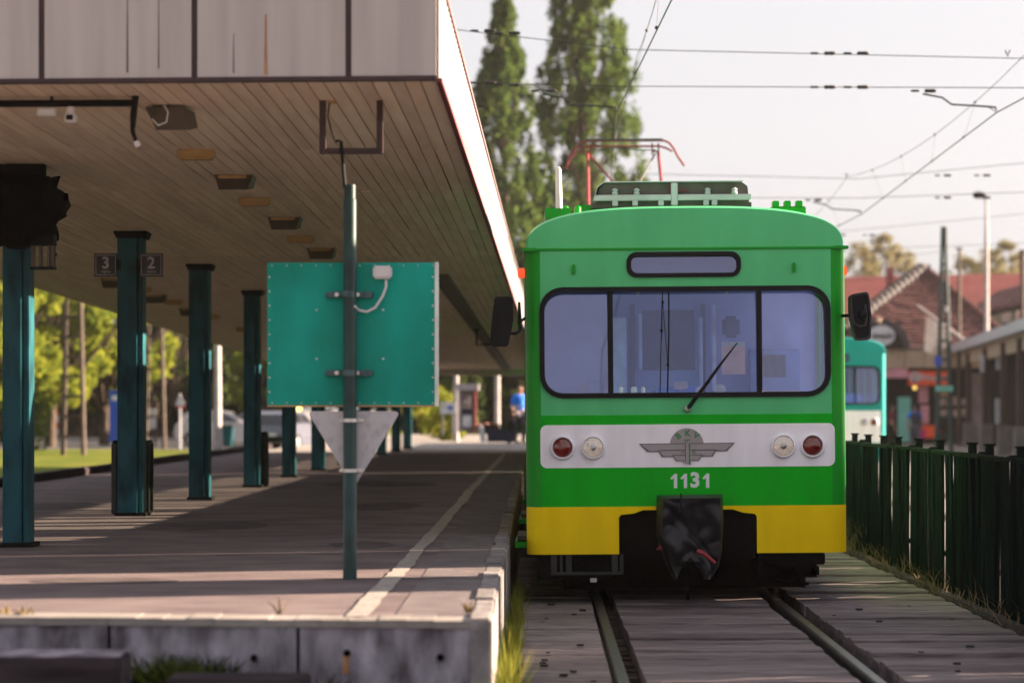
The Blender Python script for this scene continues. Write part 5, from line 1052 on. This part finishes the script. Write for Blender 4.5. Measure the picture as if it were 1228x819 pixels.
d = 64; t = thing('planter_box', 'dark rectangular planter with flowers at the far platform end', 'planter', P(600, 530, d)); PB(MB(), 584, 618, 514, 530, d, .5).build('trough', m_navy, t); q = P(600, 513, d)
link('flowers', leaves([((-.5+.25*i, .25, q[2]-t.location.z), (.2, .2, .14)) for i in range(5)], 50, .05, m_dkl, 'flowers'), t); link('blossom', leaves([((-.55+.2*i, .2, q[2]-t.location.z+.05), (.12, .12, .1)) for i in range(3)], 16, .05, m_redtrim, 'blossom'), t)
d = 63; t = thing('bollard', 'leaning white bollard beside the far planter', 'bollard', P(579, 530, d)); MB().tube([P(580, 530, d), P(577, 513, d)], [.09, .07], 10).build('post', m_paperw, t, True); q = P(577, 513, d); MB().lathe(q, [(.07, 0), (.05, .04), (.01, .06)], 10, 'z').build('cap', m_paperw, t, True)
d = 62; t = thing('bicycle', 'parked bicycle at the far platform end near the train', 'bicycle', P(618, 531, d)); q = P(616, 531, d)
for dx in (-.3, .35): 
    pts = [(q[0]+dx*.4+.31*math.cos(R(a))*.5, d+dx*1.2+.31*math.cos(R(a))*.6, q[2]+.32+.31*math.sin(R(a))) for a in range(0, 361, 20)]; MB().tube(pts, .022, 6).build('wheel', m_tyre, t)
MB().tube([(q[0]-.12, d-.36, q[2]+.32), (q[0]+.0, d-.1, q[2]+.75), (q[0]+.1, d+.25, q[2]+.8), (q[0]+.14, d+.42, q[2]+.32)], .022, 6).build('frame', m_under, t); MB().bbox(q[0]-.06, q[0]+.1, d-.2, d, q[2]+.85, q[2]+.9, .02).build('saddle', m_blk, t); MB().tube([(q[0]-.1, d+.3, q[2]+1.0), (q[0]+.3, d+.3, q[2]+1.0)], .02, 6).build('handlebar', m_bolt, t)
t = thing('wall_lamp_frame', 'thin dark bracket frame hanging under the far canopy', 'frame', P(575, 405, 38)); MB().tube([P(571.5, 380, 38), P(571.5, 414, 38), P(588, 413, 38)], .02, 6).build('bracket', m_dark, t); MB().tube([P(571.5, 392, 38), P(571.5, 397, 38)], .05, 8).build('joint', m_dark, t)
# ------------------------------------------------------------------ street furniture on the lawn
d = 74; q = P(136, 530, d); t = thing('kiosk_box', 'tall blue kiosk box behind the column with number plates', 'kiosk', (q[0], d, .1)); PB(MB(), 131, 156, 470, 530, d, .7).build('cabinet', m_bluep, t); PB(MB(), 134, 141, 474, 480, d-.02, .03).build('label_plate', m_paperw, t); PB(MB(), 130, 157, 468, 470.5, d-.05, .8).build('lid', m_bluep, t)
d = 84; t = thing('lamp_post', 'white round lamp post standing before the white car', 'lamp post', P(261, 532, d)); x = P(261, 0, d)[0]; MB().tube([(x, d, .0), (x, d, 4), (x, d, 8)], [.16, .12, .09], 12).build('pole', m_lampw, t, True); MB().lathe((x, d, 0), [(.2, 0), (.2, .25), (.16, .3)], 12, 'z').build('base', m_lampw, t)
d = 80; t = thing('wheelie_bin', 'dark green wheelie bin by the white lamp post', 'bin', P(272, 536, d)); b = MB(); a, c = P(266, 535, d), P(279, 512, d); b.add([(a[0]+.05, d, a[2]), (c[0]-.05, d, a[2]), (c[0], d-.05, c[2]), (a[0], d-.05, c[2]), (a[0]+.05, d+.4, a[2]), (c[0]-.05, d+.4, a[2]), (c[0], d+.45, c[2]), (a[0], d+.45, c[2])], [(0, 1, 2, 3), (4, 7, 6, 5), (0, 3, 7, 4), (1, 5, 6, 2), (3, 2, 6, 7), (0, 4, 5, 1)]); b.build('body', m_bin2 if False else m_col, t); MB().bbox(a[0]-.02, c[0]+.02, d-.08, d+.5, c[2], c[2]+.07, .02).build('lid', m_dark, t)
MB().lathe((c[0]+.02, d+.35, a[2]+.12), [(.12, -.03), (.12, .03)], 12, 'x').build('wheel', m_tyre, t)
d = 92; t = thing('notice_board', 'white notice board on brown legs behind the columns', 'notice board', P(180, 540, d)); PB(MB(), 172, 189, 480, 516, d, .1).build('frame', m_mastr, t); PB(MB(), 174.5, 187, 490, 514, d-.03, .05).build('sheet', m_paperw, t); 
for px in (175, 186): PB(MB(), px-1, px+1, 516, 540, d, .1).build('leg', m_mastr, t)
PB(MB(), 176, 185, 472, 479, d-.02, .05).build('top_plate', m_navy, t)
d = 86; q = P(216, 545, d); t = thing('road_sign', 'small triangular road sign on a thin grey post', 'road sign', (q[0], d, .02)); MB().tube([(q[0], d, 0), (q[0], d, P(0, 472, d)[2])], .035, 8).build('post', m_frame, t); MB().plate([roundpoly([P(210, 486, d)[::2], P(222, 486, d)[::2], P(216, 471, d)[::2]], .05)], d-.06, d-.04).build('plate', m_paperw, t); PB(MB(), 210, 222, 486.5, 489, d-.06, .03).build('lower_plate', m_redw, t)
d = 96; t = thing('marker_post', 'red and white striped marker post on the lawn', 'marker post', P(67.5, 520, d))
for i in range(4): PB(MB(), 65.5, 69.5, 490+i*8, 498+i*8, d, .12).build('band', m_redw if i % 2 == 0 else m_paperw, t)
t = thing('traffic_signal', 'red glowing signal lamp beside the fifth column', 'traffic light', P(331, 505, 90)); q = P(331, 504.5, 90); MB().lathe((0, 0, 0), [(.17, 0), (.17, -.03), (.12, -.06), (.001, -.07)], 18).build('lens', emis('signal_red', (1, .03, .02), .11), t, True, world=False); MB().bbox(-.22, .22, .0, .2, -.55, .3, .03).build('housing', m_dark, t, world=False); MB().tube([(0, .1, -.5), (0, .1, -q[2]-.0)], .05, 8).build('post', m_mast, t, world=False)
def car(label, loc, rz, paint, group=None):
    t = thing('parked_car', label, 'car', loc, (0, 0, rz)); w = .84     # nose towards +X
    side = [(-1.95, .32), (-2.0, .62), (-1.93, .92), (-1.85, .98), (-1.0, 1.0), (.75, .98), (1.5, .88), (1.95, .70), (2.02, .48), (1.98, .30), (1.62, .27)]+[(1.27+.35*math.cos(R(a)), .30+.34*math.sin(R(a))) for a in range(10, 171, 20)]+[(.9, .25), (-.9, .25)]+[(-1.27+.35*math.cos(R(a)), .30+.34*math.sin(R(a))) for a in range(10, 171, 20)]+[(-1.64, .27)]
    MB().plate([side], -w, w).build('body', paint, t, world=False)
    cab = [(-1.86, .97), (-1.62, 1.36), (-1.3, 1.46), (-.2, 1.48), (.22, 1.40), (.98, .97)]
    def trap(s): return [(x*1.0, y) for x, y in cab]
    b = MB(); k = len(cab); vs = [(x, -w+.03+.17*(z-.97)/.5, z) for x, z in cab]+[(x, w-.03-.17*(z-.97)/.5, z) for x, z in cab]; b.add(vs, [tuple(range(k)), tuple(range(2*k-1, k-1, -1))]+[(i, i+k, i+1+k, i+1) for i in range(k-1)]); b.build('cabin', paint, t, world=False)
    for s in (-1, 1):
        yy = lambda z: s*(w-.025-.17*(z-.97)/.5)
        for pts in ([(-1.45, 1.02), (-1.3, 1.36), (-.55, 1.39), (-.5, 1.02)], [(-.42, 1.02), (-.46, 1.39), (-.15, 1.39), (.18, 1.31), (.72, 1.02)]):
            b = MB(); b.add([(x, yy(z), z) for x, z in pts]+[(x, yy(z)-s*.01, z) for x, z in pts], [(0, 1, 2, 3, 4)[:len(pts)], tuple(range(2*len(pts)-1, len(pts)-1, -1))]); b.build('side_window', m_carg2, t, world=False)
        for x in (-1.27, 1.27):
            wh = MB().lathe((x, s*.74, .30), [(.2, -.09), (.30, -.09), (.31, 0), (.30, .09), (.2, .09)], 22).build('wheel', m_tyre, t, True, world=False); MB().lathe((x, s*.745, .30), [(.19, -.085), (.17, -.092), (.05, -.08), (.05, .08), (.17, .092), (.19, .085)], 18).build('rim', m_frame, wh, world=False)
        MB().bbox(1.86, 2.0, s*.6-.14, s*.6+.14, .58, .70, .02).build('headlight', m_chrome, t, world=False); MB().bbox(-2.0, -1.9, s*.66-.10, s*.66+.10, .62, .84, .02).build('tail_light', m_redlens, t, world=False); MB().bbox(.55, .7, s*.9-.08, s*.9+.08, 1.0, 1.1, .02).build('mirror', paint, t, world=False)
    b = MB(); b.add([(.99, -.72, 1.0), (.99, .72, 1.0), (.27, .62, 1.38), (.27, -.62, 1.38)], [(0, 1, 2, 3)]); b.build('windscreen', m_carg2, t, world=False); b = MB(); b.add([(-1.88, -.70, 1.0), (-1.88, .70, 1.0), (-1.66, .60, 1.34), (-1.66, -.60, 1.34)], [(0, 3, 2, 1)]); b.build('rear_window', m_carg2, t, world=False)
    MB().bbox(-2.04, -1.96, -.7, .7, .35, .55, .03).build('bumper', m_dark, t, world=False); MB().box(-2.05, -2.03, -.24, .24, .56, .67).build('number_plate', m_paperw, t, world=False); return t
m_carg2 = M('car_window', (.02, .022, .03), .05, spec=.8)
q = P(271, 0, 92); car('white hatchback parked behind the white lamp post and the bin', (q[0], 92, .02), 0, m_carw); q = P(343, 0, 84); car('dark grey car seen between the fourth and fifth columns', (q[0], 84, .02), R(80), m_carb); q = P(300, 0, 104); car('blue grey car on the street behind the white hatchback', (q[0], 104, .02), R(180), m_carb)
t = thing('yellow_house', 'low yellow rendered house across the street behind the columns', 'house', P(275, 500, 140)); d = 140; PB(MB(), 150, 345, 474, 512, d, 8).build('wall', m_yelw, t); b = MB(); a, c = P(146, 474, d), P(349, 474, d); b.add([(a[0], d-.4, a[2]), (c[0], d-.4, a[2]), (c[0], d+4, a[2]+2.2), (a[0], d+4, a[2]+2.2), (a[0], d+8.4, a[2]), (c[0], d+8.4, a[2])], [(0, 1, 2, 3), (3, 2, 5, 4), (0, 3, 4), (1, 5, 2)]); b.build('roof', m_tile2, t)
for px in (170, 195, 225, 290, 318): PB(MB(), px, px+10, 481, 496, d-.05, .1).build('window', m_void, t)
# ------------------------------------------------------------------ trees
def poplar(label, x, d, z0, h, w, seed, lean=0, nc=520):
    r = random.Random(seed); cl = []; trunk = [(0, 0, 0, .35), (.05, 0, h*.4, .25), (lean*.6, 0, h*.8, .12), (lean, 0, h*.97, .03)]; limbs = []
    for i in range(nc):
        f = r.random()**.85; z = h*(.10+.90*f); prof = (1-(f**3.0))*min(1, .55+f*2.2)+.05; a = r.random()*6.28; rad = w*prof*r.uniform(.05, 1.08)**.6
        c = (lean*f+math.cos(a)*rad, math.sin(a)*rad, z); s = r.uniform(.16, .52)*(.65+.35*(1-f)); cl.append((c, (s, s, s*2.3)))
        if i % 3 == 0: limbs.append([(lean*f*.6, 0, z-1.6-rad, .06), (c[0]*.7, c[1]*.7, z-.4, .035), (c[0], c[1], z+.3, .012)])
    return tree('poplar_tree', label, (x, d, z0), cl, 62, .15, m_pop, m_bark, trunk, limbs, 'tree', 'poplars behind the train')
p = P(604, 0, 112); poplar('slim poplar next to the canopy edge, shorter of the two', p[0], 112, 0, P(0, 0, 112)[2]+.3, 2.3, 5, .0, 400)
p = P(694, 0, 116); poplar('taller broad poplar directly above the train roof', p[0], 116, 0, 27.5, 3.15, 9, .5, 580)
p = P(572, 0, 118); poplar('small poplar half hidden behind the canopy edge', p[0], 118, 0, 16, 1.3, 14, 0)
p = P(648, 0, 124); poplar('low poplar filling the gap beneath the other two', p[0], 124, 0, 13.5, 2.0, 17, 0)
def broad(name, label, x, d, z0, h, w, seed, leaf, n=46, per=70, size=.16, bark=m_bark, low=.25, group=None):
    r = random.Random(seed); cl = []; limbs = []
    for i in range(n):
        a = r.random()*6.28; f = r.random(); z = h*(low+(1-low)*f); pr = math.sin(math.pi*min(1, .15+.85*f))**.6 if f < .98 else .2; rad = w*pr*r.uniform(.3, 1)
        c = (math.cos(a)*rad, math.sin(a)*rad, z); s = r.uniform(.10, .22)*w; cl.append((c, (s, s, s*.8)))
        if i % 2 == 0: limbs.append([(0, 0, h*low*.8, .09), (c[0]*.5, c[1]*.5, (z+h*low)*.5, .055), (c[0], c[1], z, .015)])
    return tree(name, label, (x, d, z0), cl, per, size, leaf, bark, [(0, 0, 0, .24), (.05, 0, h*low, .19), (0, 0, h*.7, .08)], limbs, 'tree', group)
sun_t = 'sunlit trees beyond the lawn'
for i, (px, d, h, w, lab, leaf) in enumerate((
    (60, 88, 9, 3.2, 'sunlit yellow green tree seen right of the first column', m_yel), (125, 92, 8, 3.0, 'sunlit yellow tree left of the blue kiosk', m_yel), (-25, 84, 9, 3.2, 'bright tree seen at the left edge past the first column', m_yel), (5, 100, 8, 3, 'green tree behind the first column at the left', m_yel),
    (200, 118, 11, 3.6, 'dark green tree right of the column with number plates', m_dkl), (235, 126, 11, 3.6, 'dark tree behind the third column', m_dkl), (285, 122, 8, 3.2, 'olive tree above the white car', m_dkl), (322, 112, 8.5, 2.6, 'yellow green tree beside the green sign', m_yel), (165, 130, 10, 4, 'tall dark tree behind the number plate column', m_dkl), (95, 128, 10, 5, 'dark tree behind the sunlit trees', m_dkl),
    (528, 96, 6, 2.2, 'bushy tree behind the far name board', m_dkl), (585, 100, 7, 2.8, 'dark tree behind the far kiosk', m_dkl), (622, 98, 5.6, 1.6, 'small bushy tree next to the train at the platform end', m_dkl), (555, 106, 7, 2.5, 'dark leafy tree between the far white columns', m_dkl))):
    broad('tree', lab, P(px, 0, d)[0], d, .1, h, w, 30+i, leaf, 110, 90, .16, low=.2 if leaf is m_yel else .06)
for px, d, w, h, lab in ((20, 80, 1.3, 2.4, 'dark clipped shrub beside the first column'), (538, 74, .8, 1.1, 'light green bush below the far name board'), (520, 80, 1.2, 1.6, 'bush at the left of the far kiosk')):
    r = random.Random(int(px)); t = thing('shrub', lab, 'shrub', (P(px, 0, d)[0], d, .1 if px < 300 else PZ)); link('crown', leaves([((r.gauss(0, w*.4), r.gauss(0, .3), h*r.random()), (.4*w, .4*w, .35)) for _ in range(20)], 60, .09, m_weed if px < 100 else m_blade, 'crown'), t); MB().tube([(0, 0, 0), (0, 0, h*.6)], .06, 6).build('stem', m_bark, t, world=False)
t = thing('hedge', 'long dark hedge across the lawn behind the trees', 'hedge', P(120, 520, 114)); r = random.Random(6); link('hedge_leaves', leaves([((r.uniform(-12, 9), r.uniform(-.5, .5), r.uniform(-.3, 1.5)), (.7, .5, .5)) for _ in range(110)], 60, .13, m_weed, 'hedge_leaves'), t); MB().box(-12, 9, -.2, .2, -.6, .8).build('stems', m_bark, t, world=False)
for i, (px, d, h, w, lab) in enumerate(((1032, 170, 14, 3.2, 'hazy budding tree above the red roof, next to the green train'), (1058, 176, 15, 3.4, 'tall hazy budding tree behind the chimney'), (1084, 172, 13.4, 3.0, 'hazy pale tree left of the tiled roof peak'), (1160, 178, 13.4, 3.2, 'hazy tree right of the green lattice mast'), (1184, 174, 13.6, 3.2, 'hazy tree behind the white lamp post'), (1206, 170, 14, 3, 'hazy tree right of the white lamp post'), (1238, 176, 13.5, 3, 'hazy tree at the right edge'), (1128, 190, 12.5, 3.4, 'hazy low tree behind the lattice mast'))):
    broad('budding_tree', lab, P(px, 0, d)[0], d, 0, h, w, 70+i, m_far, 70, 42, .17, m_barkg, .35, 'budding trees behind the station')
m = MB(); r = random.Random(3); cl = [((r.uniform(-60, 110), 230+r.uniform(-8, 8), r.uniform(0, 9)), (4, 3, 2.5)) for _ in range(170)]
o = link('far_woods', leaves(cl, 60, .55, m_dkl, 'far_woods')); tag(o, 'far dark wood closing the view behind the station', 'wood', kind='stuff')

# lettering becomes plain mesh objects
dg = bpy.context.evaluated_depsgraph_get()
for o in [o for o in S.objects if o.type == 'FONT']:
    me = bpy.data.meshes.new_from_object(o.evaluated_get(dg)); n = o.name; par = o.parent; mw = (o.location.copy(), o.rotation_euler.copy()); old = o.data
    bpy.data.objects.remove(o); bpy.data.curves.remove(old); o = link(n, me, par); o.location, o.rotation_euler = mw
# ------------------------------------------------------------------ air
hz = MB().box(-75, 125, -95, 262, -1.6, 32).mesh('haze', M('haze_air', (1, 1, 1)))
hm = hz.materials[0]; n = hm.node_tree.nodes
for x in list(n):
    if x.type != 'OUTPUT_MATERIAL': n.remove(x)
pv = n.new('ShaderNodeVolumePrincipled'); pv.inputs['Color'].default_value = (.95, .93, .95, 1); pv.inputs['Density'].default_value = .00014; pv.inputs['Anisotropy'].default_value = .2
hm.node_tree.links.new(pv.outputs[0], [x for x in n if x.type == 'OUTPUT_MATERIAL'][0].inputs['Volume'])
o = link('haze', hz); o['kind'] = 'stuff'; o['label'] = 'thin morning haze over the station'
